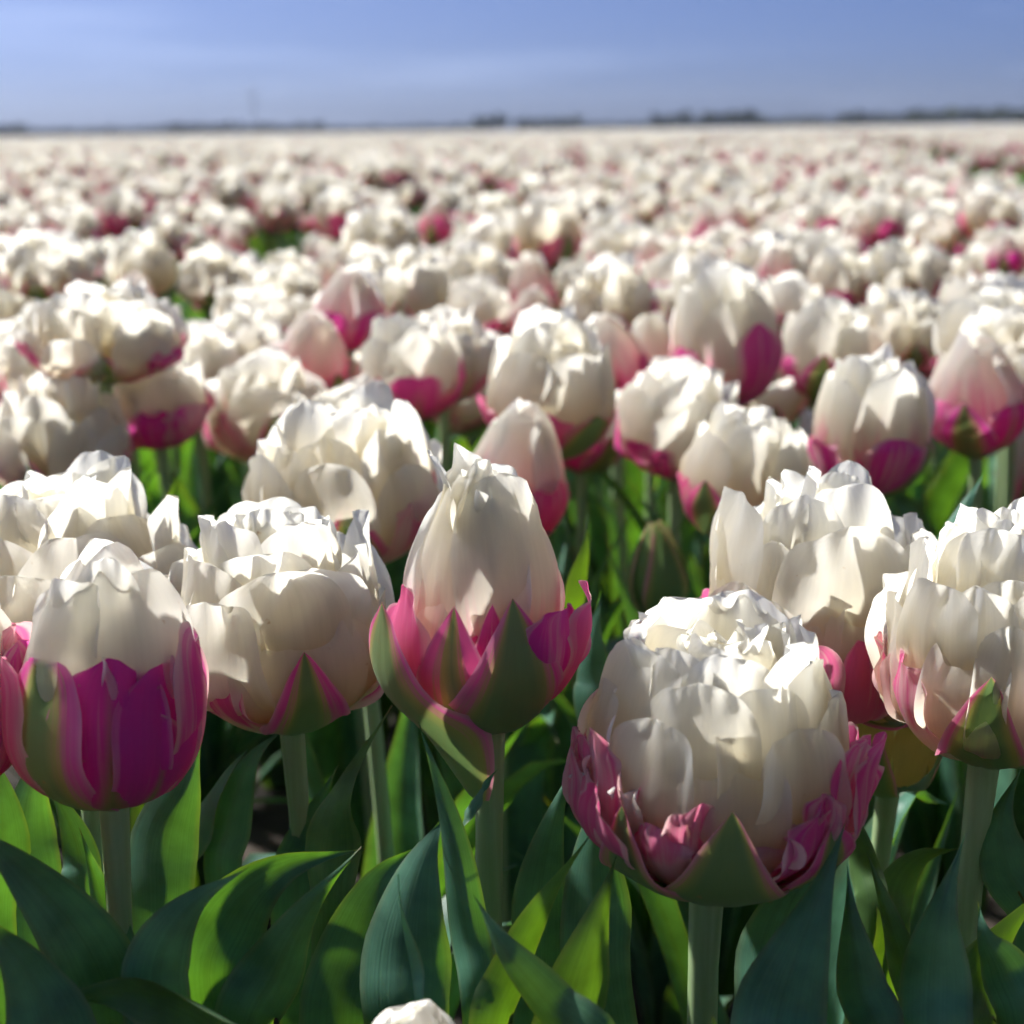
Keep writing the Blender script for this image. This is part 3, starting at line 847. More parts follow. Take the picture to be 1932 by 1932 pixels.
f1x = [('outer_petal', spec([(.14, -.08), (.74, .03), (1.08, .26), (.90, .66)], .0300, .081, W=.036, cup=1.0, tip='blunt', ruf=.0012, kind='sepal', p=dict(hue=.55, green=.62), az=-.50, notch=.05)),
       ('petal', spec([(.14, -.06), (.76, .04), (1.06, .28), (.90, .70)], .0300, .081, W=.040, cup=1.0, tip='blunt', ruf=.0014, kind='pink', p=dict(hue=.8, pale=.12, green=.60), az=.25, notch=.07)),
       ('petal', spec([(.14, -.06), (.76, .04), (1.07, .28), (.90, .67)], .0300, .081, W=.034, cup=1.0, tip='blunt', ruf=.0014, kind='pink', p=dict(hue=.75, pale=.22, green=.48), az=.78, notch=.07)),
       ('petal', spec([(.14, -.06), (.76, .05), (1.04, .34), (.92, .80)], .0300, .081, W=.036, cup=1.0, tip='blunt', ruf=.002, kind='pink', p=dict(hue=.6, pale=.7), az=1.42, notch=.13)),
       ('petal', spec([(.14, -.06), (.78, .04), (1.12, .28), (.96, .68)], .0300, .081, W=.034, cup=1.0, tip='blunt', ruf=.0022, kind='pink', p=dict(hue=.15, pale=.5), az=-1.15, notch=.09)),
       ('petal', spec([(.14, -.06), (.78, .04), (1.10, .28), (.95, .70)], .0300, .081, W=.034, cup=1.0, tip='blunt', ruf=.0022, kind='pink', p=dict(hue=.1, pale=.7), az=-1.65, notch=.09)),
       ('petal', spec([(.14, .0), (.80, .16), (.95, .46), (.74, .76), (.30, .93)], .0300, .081, W=.062, cup=1.05, tip='round', curl=.0022, crump=.0006, ruf=.0016, kind='white', p=dict(cream=.2, pk=.30, hue=.6, flame=.0), az=.45, notch=.05)),
       ('petal', spec([(.12, .1), (.70, .4), (.78, .68), (.46, .92)], .0300, .081, W=.026, cup=1.1, tip='round', ruf=.0018, crump=.0008, kind='white', p=dict(cream=.2), az=-.35, notch=.07, curl=.004)),
       ('petal', spec([(.12, .1), (.60, .5), (.62, .78), (.28, .98)], .0300, .081, W=.022, cup=1.1, tip='round', ruf=.0018, crump=.0008, kind='white', p=dict(cream=.2), az=.30, notch=.07, curl=.004))]

f6x = [('petal', spec([(.12, -.03), (.75, .02), (1.02, .22), (1.0, .60)], .0475, .088, W=.026, cup=.8, tip='blunt', ruf=.003, kind='pink', p=dict(hue=.15, pale=.4), az=-1.25, notch=.12)),
       ('petal', spec([(.12, -.03), (.75, .02), (1.0, .2), (.98, .42)], .0475, .088, W=.022, cup=.8, tip='point', ruf=.003, kind='pink', p=dict(hue=.25, pale=.8), az=-.95, notch=.12, twist=.5)),
       ('petal', spec([(.12, -.03), (.75, .0), (1.0, .18), (.95, .46)], .0475, .088, W=.022, cup=.8, tip='blunt', ruf=.003, kind='pink', p=dict(hue=.05, pale=.3), az=.22, notch=.1)),
       ('outer_petal', spec([(.12, -.06), (.80, -.05), (1.15, .08), (1.25, .24)], .0475, .088, W=.026, cup=.9, tip='point', ruf=.002, kind='sepal', p=dict(hue=.3, green=.5), az=.85, notch=.04))]
HERO = (23, 31)
T1 = tulip('bud', P(205, 1262, .345), .0295, .080, 'closed tulip bud, white dome over a magenta cup, at the left edge in front', 11, tilt=(.04, .0), res=HERO, leaves=3, low=6, leaf_h=(.20, .27),
           extra=f1x, ph=.50, hue=.6, sep=1, n_pink=2, pk=.30, az0=3.2, green=.5, dome=3, over=2)
T2 = tulip('open', P(528, 1145, .415), .043, .082, 'wide open cream white tulip just right of the front magenta-cupped bud', 26, tilt=(-.04, -.05), res=HERO, leaves=4, low=6, leaf_h=(.20, .29), hue=.5, n_out=6, sep=2, green=.5, ruf=.0024, az0=.45, lowpink=1, wmul=1.25, tw=.1)
T3 = tulip('open', P(125, 1075, .445), .048, .080, 'broad white tulip half hidden behind the front magenta-cupped bud', 31, tilt=(-.05, 0), res=HERO, leaves=4, low=6, hue=.7, n_out=7, sep=2, ruf=.0024, spread=1.08, wmul=1.3, tw=.08)
T4 = tulip('bud', P(918, 1102, .358), .0262, .080, 'pointed white bud in green and pink outer petals, centre front, on a tall bare stem', 43, tilt=(.0, -.02), res=HERO, leaves=3, leaf_h=(.18, .25),
           extra=f4x, ph=.46, hue=.45, sep=1, n_pink=2, pk=.26, az0=2.9, green=.55, top=.1, dome=3, over=2, stem_r=.0052)
T5 = tulip('open', P(1350, 1385, .345), R, H, 'large double tulip in front, white ruffles above curled pink petals and a green pointed one', 5, tilt=(.03, -.04), res=HERO, leaves=2, leaf_h=(.16, .22), specs=f5, stem_r=.0056)
T6 = tulip('open', P(1548, 1105, .435), .0475, .088, 'big white tulip with pink petals at its left, right behind the large front bloom', 61, tilt=(.02, -.03), res=HERO, leaves=2, hue=.15, n_out=6, sep=1, green=.35, ruf=.0024, az0=-2.4, extra=f6x, wmul=1.25, tw=.08)
T7 = tulip('open', P(1890, 1190, .380), .040, .082, 'white tulip cut by the right edge with pink outer petals and a broad green one', 72, tilt=(.05, -.04), res=HERO, leaves=4, leaf_h=(.2, .29), hue=.15, n_out=7, sep=2, green=.7, ruf=.0026, az0=.55, tw=.12, stem_r=.0055)
T8 = tulip('bud', P(780, 2090, .300), .022, .062, 'white tulip tip just poking in at the bottom edge', 83, res=(13, 18), leaves=0, ph=.5, hue=.4)
YEL = (.84, .72, .26)
f9 = [('petal', spec([(.15, .0), (.8, .15), (1.0, .5), (.85, .95)], .017, .044, W=.022, cup=.9, tip='blunt', ruf=.002, kind='white', p=dict(base=YEL, cream=.2, lime=.3), az=k * 1.25 + .3, notch=.12)) for k in range(5)]
f9 += [('outer_petal', spec([(.15, -.08), (.85, .0), (1.15, .3), (1.2, .75)], .017, .044, W=.018, cup=1.0, tip='point', ruf=.001, kind='sepal', p=dict(hue=.1, green=.95), az=k * 2.1 - .6, notch=.03)) for k in range(3)]
T9 = tulip('semi', P(1690, 1385, .440), .017, .044, 'small yellow tulip with green outer petals, low between the two front right blooms', 94, res=(11, 14), leaves=1, specs=f9, tilt=(.05, -.1))

#            kind, x, y, width, real width, H/W, label, options
NEAR = [
    ('open', 112, 815, 285, .100, .80, 'frilly white tulip at the left edge, left of the magenta-based one', dict(hue=.45, seed=101)),
    ('open', 648, 895, 390, .104, .80, 'full creamy white tulip left of the pointed centre bud, behind it', dict(hue=.15, seed=102, cream=1.0)),
    ('bud', 978, 885, 212, .066, 1.25, 'white bud with pink sides right behind the pointed centre bud', dict(hue=.35, seed=103)),
    ('semi', 1408, 880, 265, .080, .98, 'globe-shaped cream tulip with a pink left side, behind the front right blooms', dict(hue=.15, seed=104, cream=.9, pk=.2, az0=-1.4, n_pink=3)),
    ('bud', 1537, 905, 135, .046, 1.3, 'white bud top peeping over the big white bloom on the right', dict(hue=.3, seed=105, ph=.4)),
    ('semi', 1645, 785, 238, .078, 1.12, 'tall white tulip with a magenta front petal, upper right', dict(hue=.75, seed=106, pk=.42, az0=.3, ruf=.003, ph=.42)),
    ('bud', 1842, 735, 200, .070, 1.1, 'plump white bud with magenta right flank near the right edge', dict(hue=.75, seed=107, ph=.5)),
    ('bud', 1945, 880, 130, .060, 1.25, 'pink and white bud cut off at the right edge', dict(hue=.2, seed=108)),
    ('green', 1240, 1075, 118, .036, 1.7, 'unopened green bud with a pink edge, centre right', dict(seed=109)),
    ('semi', 1040, 715, 268, .092, 1.0, 'large rounded white tulip with jagged top above the centre bud', dict(hue=.15, seed=110, pk=.12, ph=.38, cream=.8, ruf=.0036, green=.7)),
    ('open', 845, 660, 195, .084, .9, 'loose white tulip touching the left of the large rounded white one', dict(hue=.05, seed=111, cream=.9)),
    ('bud', 1228, 675, 122, .056, 1.45, 'slim white bud with red-pink base between two larger blooms', dict(hue=.2, seed=112)),
    ('semi', 1366, 622, 216, .084, 1.18, 'tall white tulip with pink flames and a green petal at its left', dict(hue=.45, seed=113, pk=.45, ph=.6, green=.3, az0=.5)),
    ('bud', 632, 705, 128, .058, 1.15, 'smooth white dome-shaped bud beside bright pink petals, left of centre', dict(hue=.35, seed=114, ph=.4)),
    ('bud', 528, 715, 118, .054, 1.25, 'tulip with bright pink petals to its tip, left of the smooth white dome', dict(hue=.2, seed=115, ph=.85, pk=.7)),
    ('open', 470, 655, 175, .086, .9, 'pale white tulip behind the bright pink-petalled one', dict(hue=.3, seed=116, lowpink=0)),
    ('semi', 288, 742, 222, .084, .86, 'flat-topped white tulip with a solid magenta lower band', dict(hue=.85, seed=117, pk=.46, ph=.52, n_pink=6, sep=0, ruf=.0034, green=.2)),
    ('open', 195, 622, 330, .118, .52, 'very broad white tulip, widest of those at the upper left', dict(hue=.4, seed=118, ruf=.0035)),
    ('bud', 662, 578, 152, .066, 1.0, 'small white cone in a ring of magenta petals, upper left of centre', dict(hue=.7, seed=119, ph=.55, n_pink=6, sep=0)),
    ('open', 757, 540, 200, .098, .75, 'white tulip with greenish heart right of the magenta-ringed cone', dict(hue=.2, seed=120, cream=.9, lowpink=0)),
    ('open', 1150, 562, 200, .100, .78, 'white tulip with purple-pink underside, behind the large rounded one', dict(hue=.8, seed=121)),
    ('bud', 1535, 672, 122, .058, 1.3, 'white bud leaning by the tall magenta-fronted tulip, on its left', dict(hue=.2, seed=122)),
    ('open', 1702, 612, 195, .092, .75, 'pure white ruffled tulip behind the tall magenta-fronted one', dict(hue=.2, seed=123, lowpink=0)),
    ('bud', 1462, 512, 90, .050, 1.3, 'small pink-based bud right of the tall flamed tulip', dict(hue=.25, seed=124)),
    ('semi', 1578, 532, 125, .070, 1.15, 'white tulip with twin pink petals below, upper right', dict(hue=.35, seed=125, pk=.35, n_pink=5)),
    ('open', 1698, 515, 170, .094, .8, 'white tulip with a pink left petal in the upper right', dict(hue=.2, seed=126)),
    ('bud', 1792, 572, 86, .048, 1.25, 'little white and pink bud between two upper right blooms', dict(hue=.3, seed=127)),
    ('semi', 1886, 578, 118, .070, 1.15, 'round white tulip with deep pink base near the right edge', dict(hue=.3, seed=128, pk=.4, n_pink=5)),
    ('bud', 1896, 478, 76, .050, 1.0, 'small magenta-cupped bud alone against dark leaves at the right', dict(hue=.8, seed=129, ph=.6)),
    ('bud', 1408, 472, 66, .044, 1.1, 'small pink-tinged pointed bud above the tall flamed tulip', dict(hue=.4, seed=130)),
    ('open', 262, 498, 140, .088, .9, 'white tulip with shaded greenish side in the upper left row', dict(hue=.3, seed=131, lowpink=0)),
    ('open', 400, 522, 148, .092, .72, 'lilac-white tulip right of the greenish-shaded one', dict(hue=.3, seed=132, lowpink=0)),
    ('open', 542, 530, 135, .086, .8, 'white tulip left of the magenta-ringed cone', dict(hue=.3, seed=133)),
    ('open', 92, 498, 195, .108, .62, 'wide white tulip at the upper left edge row', dict(hue=.3, seed=134, ruf=.0035)),
    ('semi', 15, 590, 110, .070, 1.0, 'cream tulip cut by the left edge above the frilly one', dict(hue=.3, seed=135, cream=.9, pk=.1)),
    ('open', 475, 592, 150, .088, .8, 'crumpled white tulip above the pale one at left', dict(hue=.3, seed=136)),
    ('bud', 1003, 535, 105, .062, 1.15, 'pinkish white bud behind the jagged-topped bloom', dict(hue=.3, seed=137, ph=.35)),
    ('open', 905, 520, 150, .092, .85, 'pale white tulip right of the green-hearted one', dict(hue=.3, seed=138, lowpink=0)),
    ('semi', 1030, 432, 140, .092, .95, 'cream tulip with reddish base in the middle distance', dict(hue=.1, seed=139, cream=.9, pk=.1)),
    ('semi', 1868, 400, 112, .086, .9, 'yellow-tinged tulip at the far right of the middle rows', dict(hue=.2, seed=140, cream=1.0, lime=1, pk=.05)),
    ('semi', 1758, 442, 100, .078, .9, 'greenish yellow tulip left of the small magenta-cupped bud', dict(hue=.2, seed=141, cream=1.0, pk=.05)),
    ('open', 720, 446, 155, .098, .7, 'pale greenish white tulip above the green-hearted one', dict(hue=.3, seed=142, lowpink=0)),
    ('bud', 822, 415, 72, .054, 1.1, 'bud with vivid pink base in the middle distance', dict(hue=.35, seed=143, ph=.6)),
    ('semi', 635, 398, 105, .084, .9, 'white tulip with red-pink base left of the vivid pink bud', dict(hue=.15, seed=144, pk=.4, n_pink=5)),
    ('semi', 232, 398, 95, .080, .95, 'pinkish tulip beside the dark gap at the upper left', dict(hue=.2, seed=145, pk=.35)),
    ('bud', 4, 690, 62, .052, 1.4, 'slim white bud just entering at the left edge', dict(hue=.2, seed=146, ph=.3)),
    ('bud', 1228, 488, 80, .056, 1.2, 'bright white pointed bud behind the purple-undersided bloom', dict(hue=.2, seed=147, ph=.35)),
    ('open', 1160, 470, 120, .090, .75, 'white tulip left of the bright pointed bud', dict(hue=.25, seed=148)),
    ('open', 1320, 492, 110, .080, .8, 'white tulip behind the tall flamed tulip', dict(hue=.25, seed=149)),
    ('semi', 1665, 415, 95, .080, .95, 'white tulip with a clear pink left side in the right middle rows', dict(hue=.3, seed=150, pk=.4)),
    ('semi', 1555, 408, 95, .080, .9, 'grey-white shaded tulip in the right middle rows', dict(hue=.3, seed=151, pk=.15)),
]
KW = {'bud': ('ph', 'hue', 'sep', 'n_pink', 'green', 'pk', 'az0'), 'open': ('hue', 'lowpink', 'n_out', 'green', 'ruf', 'cream', 'sep', 'az0'),
      'semi': ('hue', 'pk', 'ph', 'n_pink', 'green', 'sep', 'cream', 'az0', 'ruf'), 'green': ()}
for kind, x, y, w, WR, hw, label, o in NEAR:
    d = WR * 2072.0 / w
    hpos = P(x, y, d)
    rg = random.Random(o['seed'])
    res = (11, 14) if w > 180 else (9, 11)
    kw = {k: o[k] for k in KW[kind] if k in o}
    few = {} if (w > 150 or kind == 'green') else dict(few=True)
    tulip(kind, hpos, WR / 2 * (.94 if kind != 'open' else .90), WR * hw, label, o['seed'], tilt=(rg.uniform(-.12, .12), rg.uniform(-.12, .06)), res=res,
          leaves=4 if w > 110 else 2, low=3 if w > 180 else 0, leaf_h=(max(.2, hpos[2] - .16), max(.22, hpos[2] - .05)), **few, **kw)
# ------------------------------------------------------------------ leaves of the front plants, seen large
rl = np.random.default_rng(77)
# (plant, [(x, y, distance) ...] from low to tip, widths, options)
FRONT_LEAVES = [
    (T1, [(215, 1990, .330), (170, 1800, .325), (40, 1640, .320), (-90, 1540, .315)], [170, 190, 150, 20], dict(roll=.2, fold=.3)),
    (T1, [(120, 2050, .315), (60, 1850, .31), (-60, 1700, .305)], [200, 190, 40], dict(roll=.1, fold=.25)),
    (T1, [(300, 1980, .325), (300, 1820, .320), (360, 1710, .320), (468, 1636, .325)], [150, 150, 120, 10], dict(roll=-.25, fold=-.3, tone=1.2)),
    (T1, [(300, 1790, .375), (305, 1600, .375), (345, 1480, .375), (385, 1380, .378)], [130, 165, 140, 20], dict(roll=.15, fold=-.3)),
    (T1, [(240, 1900, .36), (190, 1700, .36), (150, 1560, .355)], [80, 90, 10], dict(roll=.5, fold=-.4)),
    (T2, [(610, 1800, .40), (615, 1600, .40), (650, 1480, .40), (738, 1330, .405)], [100, 125, 95, 8], dict(roll=.55, fold=-.45, wavy=.003, yellow=.6)),
    (T2, [(470, 1990, .345), (520, 1840, .345), (580, 1720, .345), (682, 1598, .345)], [150, 160, 115, 8], dict(roll=-.45, fold=-.4, yellow=.2)),
    (T2, [(400, 1900, .37), (430, 1740, .37), (530, 1640, .37), (690, 1600, .375)], [180, 190, 130, 8], dict(roll=-.2, fold=.25)),
    (T2, [(420, 1700, .42), (430, 1560, .42), (470, 1440, .42), (540, 1370, .42)], [90, 100, 80, 10], dict(roll=.5)),
    (T2, [(330, 1720, .42), (370, 1560, .42), (420, 1470, .42), (480, 1400, .42)], [70, 90, 60, 8], dict(roll=.9, yellow=.5)),
    (T4, [(770, 2000, .350), (760, 1800, .350), (790, 1640, .352), (845, 1528, .355)], [190, 210, 165, 10], dict(roll=.25, fold=-.3)),
    (T4, [(650, 2000, .365), (670, 1800, .365), (720, 1660, .365), (800, 1590, .37)], [170, 180, 120, 10], dict(roll=.1, fold=.2)),
    (T4, [(800, 2000, .320), (775, 1830, .320), (755, 1720, .318), (750, 1650, .316)], [46, 40, 30, 6], dict(roll=1.25, fold=-.9, tone=1.4)),
    (T4, [(905, 1950, .352), (880, 1760, .352), (850, 1560, .350), (790, 1360, .352)], [80, 100, 105, 16], dict(roll=.35, fold=-.35)),
    (T4, [(1130, 2040, .312), (1040, 1900, .312), (950, 1790, .312), (893, 1688, .315)], [120, 130, 100, 8], dict(roll=.5, fold=-.4, yellow=.35, tone=1.2)),
    (T4, [(930, 2000, .335), (965, 1850, .335), (1030, 1700, .335), (1125, 1560, .335)], [110, 120, 105, 10], dict(roll=-.75, fold=-.35, yellow=.7, tone=1.1)),
    (T4, [(1010, 1900, .385), (1015, 1700, .385), (1040, 1560, .385), (1085, 1430, .385)], [110, 125, 100, 10], dict(roll=.2)),
    (T4, [(870, 1560, .352), (900, 1500, .352), (940, 1450, .356)], [26, 30, 10], dict(roll=.9, base=False, fold=-.6)),
    (T5, [(1080, 2040, .325), (1100, 1880, .325), (1130, 1740, .325), (1166, 1600, .328)], [180, 190, 130, 8], dict(roll=-.65, fold=-.3, yellow=.8, tone=1.1)),
    (T5, [(1450, 2050, .322), (1470, 1900, .322), (1530, 1730, .322), (1598, 1545, .325)], [190, 215, 160, 10], dict(roll=.15, fold=-.3)),
    (T5, [(1640, 2020, .335), (1620, 1860, .335), (1605, 1740, .335), (1598, 1630, .338)], [120, 120, 80, 8], dict(roll=.3, fold=-.4)),
    (T5, [(1130, 1900, .37), (1120, 1700, .372), (1125, 1560, .372), (1150, 1440, .372)], [150, 165, 120, 10], dict(roll=.25)),
    (T5, [(1350, 2060, .290), (1348, 1980, .288), (1345, 1915, .286)], [90, 80, 10], dict(roll=.2, fold=-.7, yellow=.6)),
    (T5, [(1460, 1990, .36), (1470, 1800, .36), (1500, 1690, .36), (1580, 1610, .36)], [200, 200, 150, 8], dict(roll=.1)),
    (T7, [(1760, 2020, .332), (1760, 1850, .332), (1775, 1720, .332), (1822, 1570, .335)], [165, 165, 125, 8], dict(roll=.2, fold=-.45, tone=1.2)),
    (T7, [(1730, 1960, .350), (1700, 1830, .350), (1670, 1720, .350), (1628, 1585, .352)], [100, 110, 75, 8], dict(roll=.65, fold=-.45, yellow=.6, tone=1.2)),
    (T7, [(1830, 2000, .352), (1850, 1860, .352), (1900, 1760, .352), (1990, 1650, .355)], [140, 150, 110, 8], dict(roll=-.6, fold=-.3, yellow=.8)),
    (T7, [(1930, 1990, .345), (1900, 1840, .345), (1860, 1770, .345), (1845, 1700, .348)], [120, 120, 70, 8], dict(roll=.1)),
    (T9, [(1690, 1800, .41), (1700, 1680, .41), (1740, 1620, .41), (1820, 1600, .41)], [110, 120, 90, 8], dict(roll=-.8, yellow=.9)),
    (T9, [(1640, 1760, .41), (1625, 1640, .41), (1610, 1560, .41), (1590, 1480, .412)], [90, 95, 60, 8], dict(roll=.6, yellow=.9)),
    (T7, [(1960, 1800, .39), (1900, 1640, .39), (1890, 1540, .39), (1930, 1440, .39)], [120, 130, 90, 8], dict(roll=.2)),
    (T6, [(1130, 1400, .46), (1120, 1280, .46), (1120, 1200, .46), (1135, 1110, .462)], [80, 90, 70, 8], dict(roll=.3)),
    (T6, [(1095, 1250, .52), (1090, 1120, .52), (1105, 1040, .52), (1110, 970, .522)], [60, 70, 50, 6], dict(roll=-.7, yellow=1.0)),
    (T6, [(1790, 1180, .50), (1790, 1060, .50), (1810, 980, .50), (1862, 880, .502)], [70, 90, 75, 6], dict(roll=.2, tone=1.5)),
    (T3, [(300, 1100, .60), (310, 1000, .60), (325, 930, .60), (345, 880, .602)], [40, 46, 30, 4], dict(roll=-.7, yellow=1.0)),
    (T8, [(490, 2080, .320), (410, 1935, .318), (250, 1872, .316), (60, 1905, .314)], [260, 260, 190, 10], dict(roll=.9, fold=.35, wavy=.004, yellow=.6)),
    (T10, [(70, 1720, .400), (50, 1580, .400), (62, 1470, .400), (95, 1370, .402)], [110, 130, 95, 8], dict(roll=.2)),
    (T10, [(-20, 1760, .390), (5, 1600, .390), (-5, 1480, .390), (-40, 1390, .392)], [120, 140, 100, 8], dict(roll=-.2)),
    (T1, [(150, 1750, .375), (150, 1620, .375), (120, 1530, .374), (70, 1450, .374)], [80, 95, 70, 8], dict(roll=.4, tone=1.1)),
    (T2, [(560, 1780, .43), (560, 1640, .43), (590, 1540, .43), (640, 1440, .43)], [110, 120, 90, 8], dict(roll=.1)),
]
for pl, pts, w, o in FRONT_LEAVES:
    add_leaf(pl, rl, pts, [q * .86 for q in w], **o)

# ------------------------------------------------------------------ the rest of the field
HZ = .395


def head_proto(kind, rng, few, res, WR, H, leafy=True, stem=True, z0=.36, hue=None):
    hue = rng.uniform(.1, .7) if hue is None else hue
    kw = dict(hue=hue)
    if kind == 'open':
        S = open_specs(rng, WR / 2 * .96, H, few=few, lowpink=1, cream=rng.uniform(.4, .9), **kw)
    elif kind == 'semi':
        S = semi_specs(rng, WR / 2, H, few=few, pk=rng.uniform(.2, .48), cream=rng.uniform(.3, .8), **kw)
    else:
        S = bud_specs(rng, WR / 2, H, few=few, ph=rng.uniform(.4, .6), **kw)
    return [petal_arrays(rng, nu=res[0], nv=res[1], **s) + (MAT_OF[s['kind']],) for nm, s in S]


rf = np.random.default_rng(2024)
VAR = []            # (kind, WR, HR, seed)
for i in range(14):
    k = ['open', 'open', 'semi', 'open', 'bud', 'semi', 'bud'][i % 7]
    WR = {'open': .090, 'semi': .076, 'bud': .058}[k] * rf.uniform(.92, 1.1)
    HR = WR * {'open': .82, 'semi': 1.0, 'bud': 1.25}[k] * rf.uniform(.9, 1.1)
    VAR.append((k, WR, HR, 500 + i))

mid_head, mid_stem, mid_leaf = [], [], []
for k, WR, HR, sd in VAR:
    rg = np.random.default_rng(sd)
    v, f, c, uv, mi = merge(head_proto(k, rg, True, (7, 8), WR, HR))
    mid_head.append(make_mesh('flower', v, f, c, uv, PETAL_MATS, mi))
rg = np.random.default_rng(9)
for i in range(5):
    v, f = stem_arrays((0, 0, -.01), (rg.uniform(-.015, .015), rg.uniform(-.015, .015), .36), (0, 0, 1), .0045, rg, 6, 6)
    mid_stem.append((make_mesh('stem', v, f, None, None, [M_STEM]), v[-1].copy()))
for i in range(8):
    mid_leaf.append(make_mesh('leaf', *free_leaf(rg, rg.uniform(.26, .34), rg.uniform(.05, .12), rg.uniform(.03, .05), 0.0, 5, 9), [M_LEAF]))

# scatter inside the beds
random.seed(4)
cell = {}
CS = .09


def taken(x, y, r):
    i, j = int(math.floor(x / CS)), int(math.floor(y / CS))
    for a in (-1, 0, 1):
        for b in (-1, 0, 1):
            for (p, q) in cell.get((i + a, j + b), ()):
                if (p - x) ** 2 + (q - y) ** 2 < r * r:
                    return True
    return False


def put(x, y):
    cell.setdefault((int(math.floor(x / CS)), int(math.floor(y / CS))), []).append((x, y))


for x, y in TULIP_AT:
    put(x, y)
pts = []
TANH = 966 / FPX
for ring, (y0, y1, dens, sp) in enumerate(((-.6, 4.2, 260, .072), (4.2, 12, 170, .075), (12, 34, 100, .08))):
    nmax = int(((y1 - y0) * (2.2 + .95 * (y0 + y1) / 2)) * dens)
    for _ in range(nmax):
        y = random.uniform(y0, y1)
        hw_ = 1.0 + .48 * max(y, 0)
        x = random.uniform(-hw_, hw_)
        if in_gap(x, y) and random.random() < .97:
            continue
        px, py, d = proj((x, y, HZ))
        # the near part of the bed that the picture shows is already planted one by one
        if y < 2.15 and -90 < px < 2020 and d > 0 and py < 2500:
            if py > 790:
                continue
        if d > .05 and y < 2.15:
            rp_ = .095 / d * FPX
            if -rp_ < px < 1932 + rp_ and 790 < py < 2600 and y < 1.45:
                continue
        if y < .30 and math.hypot(x, y) < .36:
            continue
        if taken(x, y, sp):
            continue
        put(x, y)
        pts.append((x, y))
# how large each one shows in the picture decides which are individuals
for q in ((-.245, .415), (-.26, .49), (-.30, .44), (-.225, .35)):  # extra tulips out of view at left, added to shade the front leaves
    pts.append(q)
cand = []
for (x, y) in pts:
    px, py, d = proj((x, y, HZ))
    if d > .3 and -60 < px < 1990 and 0 < py < 1932:
        cand.append((d, x, y))
cand.sort()
N_IND = 235
ind = cand[:N_IND]
indset = set((x, y) for d, x, y in ind)
rest = [q for q in pts if q not in indset]
FAR_LABEL = {'open': 'small blurred open white tulip in the packed rows of the middle distance',
             'semi': 'small blurred half-open tulip, white above pink, in the packed rows of the middle distance',
             'bud': 'small blurred white and pink bud in the packed rows of the middle distance'}
HANDLE = {101: 'frilly white tulip at left edge', 103: 'white bud behind the centre bud', 104: 'globe-shaped cream tulip', 106: 'tall magenta-fronted tulip', 107: 'plump magenta-flanked bud',
          110: 'large jagged-topped white tulip', 113: 'tall pink-flamed tulip', 114: 'smooth white dome-shaped bud', 115: 'bright pink-petalled tulip', 117: 'flat-topped magenta-banded tulip',
          118: 'very broad upper left tulip', 119: 'magenta-ringed white cone', 120: 'green-hearted white tulip', 121: 'purple-undersided bloom', 128: 'round deep-pink-based tulip at right',
          129: 'small magenta-cupped bud', 130: 'small pink-tinged pointed bud', 140: 'yellow-tinged tulip at far right', 141: 'greenish yellow tulip', 142: 'pale greenish white tulip',
          143: 'vivid pink-based bud', 144: 'white tulip with red-pink base', 145: 'pinkish tulip by the dark gap', 147: 'bright white pointed bud', 139: 'cream tulip with reddish base',
          150: 'pink-sided tulip in right rows', 151: 'grey-white shaded tulip', 131: 'greenish-shaded upper left tulip', 132: 'lilac-white tulip', 134: 'wide upper left edge tulip'}
KIND_TEXT = {'open': 'blurred open white tulip', 'semi': 'blurred half-open white-pink tulip', 'bud': 'blurred white and pink bud'}
spots = [(HANDLE[q[7]['seed']], q[1], q[2]) for q in NEAR if q[7]['seed'] in HANDLE]
own, best = {}, []
for n, (d, x, y) in enumerate(ind):
    px, py, _ = proj((x, y, HZ))
    k = VAR[random.Random(9000 + n).randrange(len(VAR))][0]
    h, hx, hy = min(spots, key=lambda q: (q[1] - px) ** 2 + (q[2] - py) ** 2)
    dx, dy = px - hx, py - hy
    side = ('above the' if dy < 0 else 'below the') if abs(dy) > abs(dx) * .6 else ('left of the' if dx < 0 else 'right of the')
    best.append((math.hypot(dx, dy), n, (h, side, k)))
seen = {}
for r, n, key in sorted(best):
    i = seen.get(key, 0); seen[key] = i + 1
    if i < 2 and r < 260:
        own[n] = '%s, %s %s %s' % (KIND_TEXT[key[2]], ('nearest', 'second nearest')[i], key[1], key[0])
for n, (d, x, y) in enumerate(ind):
    rg = random.Random(9000 + n)
    vi = rg.randrange(len(VAR))
    k, WR, HR, sd = VAR[vi]
    root = bpy.data.objects.new('tulip', None); COL.objects.link(root)
    root.location = (x, y, 0); root.empty_display_size = .05
    tag(root, own.get(n, FAR_LABEL[k]), 'tulip', GROUP)
    sm, top = mid_stem[rg.randrange(5)]
    s = link('stem', sm, root)
    zs = rg.uniform(.90, 1.07)
    s.scale = (1, 1, zs)
    fl = link('flower', mid_head[vi], root)
    fl.location = (top[0], top[1], .36 * zs)
    fl.rotation_euler = (rg.uniform(-.2, .2), rg.uniform(-.2, .2), rg.uniform(0, 6.28))
    sc = rg.uniform(.88, 1.12); fl.scale = (sc, sc, sc * rg.uniform(.92, 1.08))
    for j in range(2):
        lf = link('leaf', mid_leaf[rg.randrange(8)], root)
        lf.rotation_euler = (0, 0, rg.uniform(0, 6.28)); q = rg.uniform(.85, 1.08); lf.scale = (q, q, q)

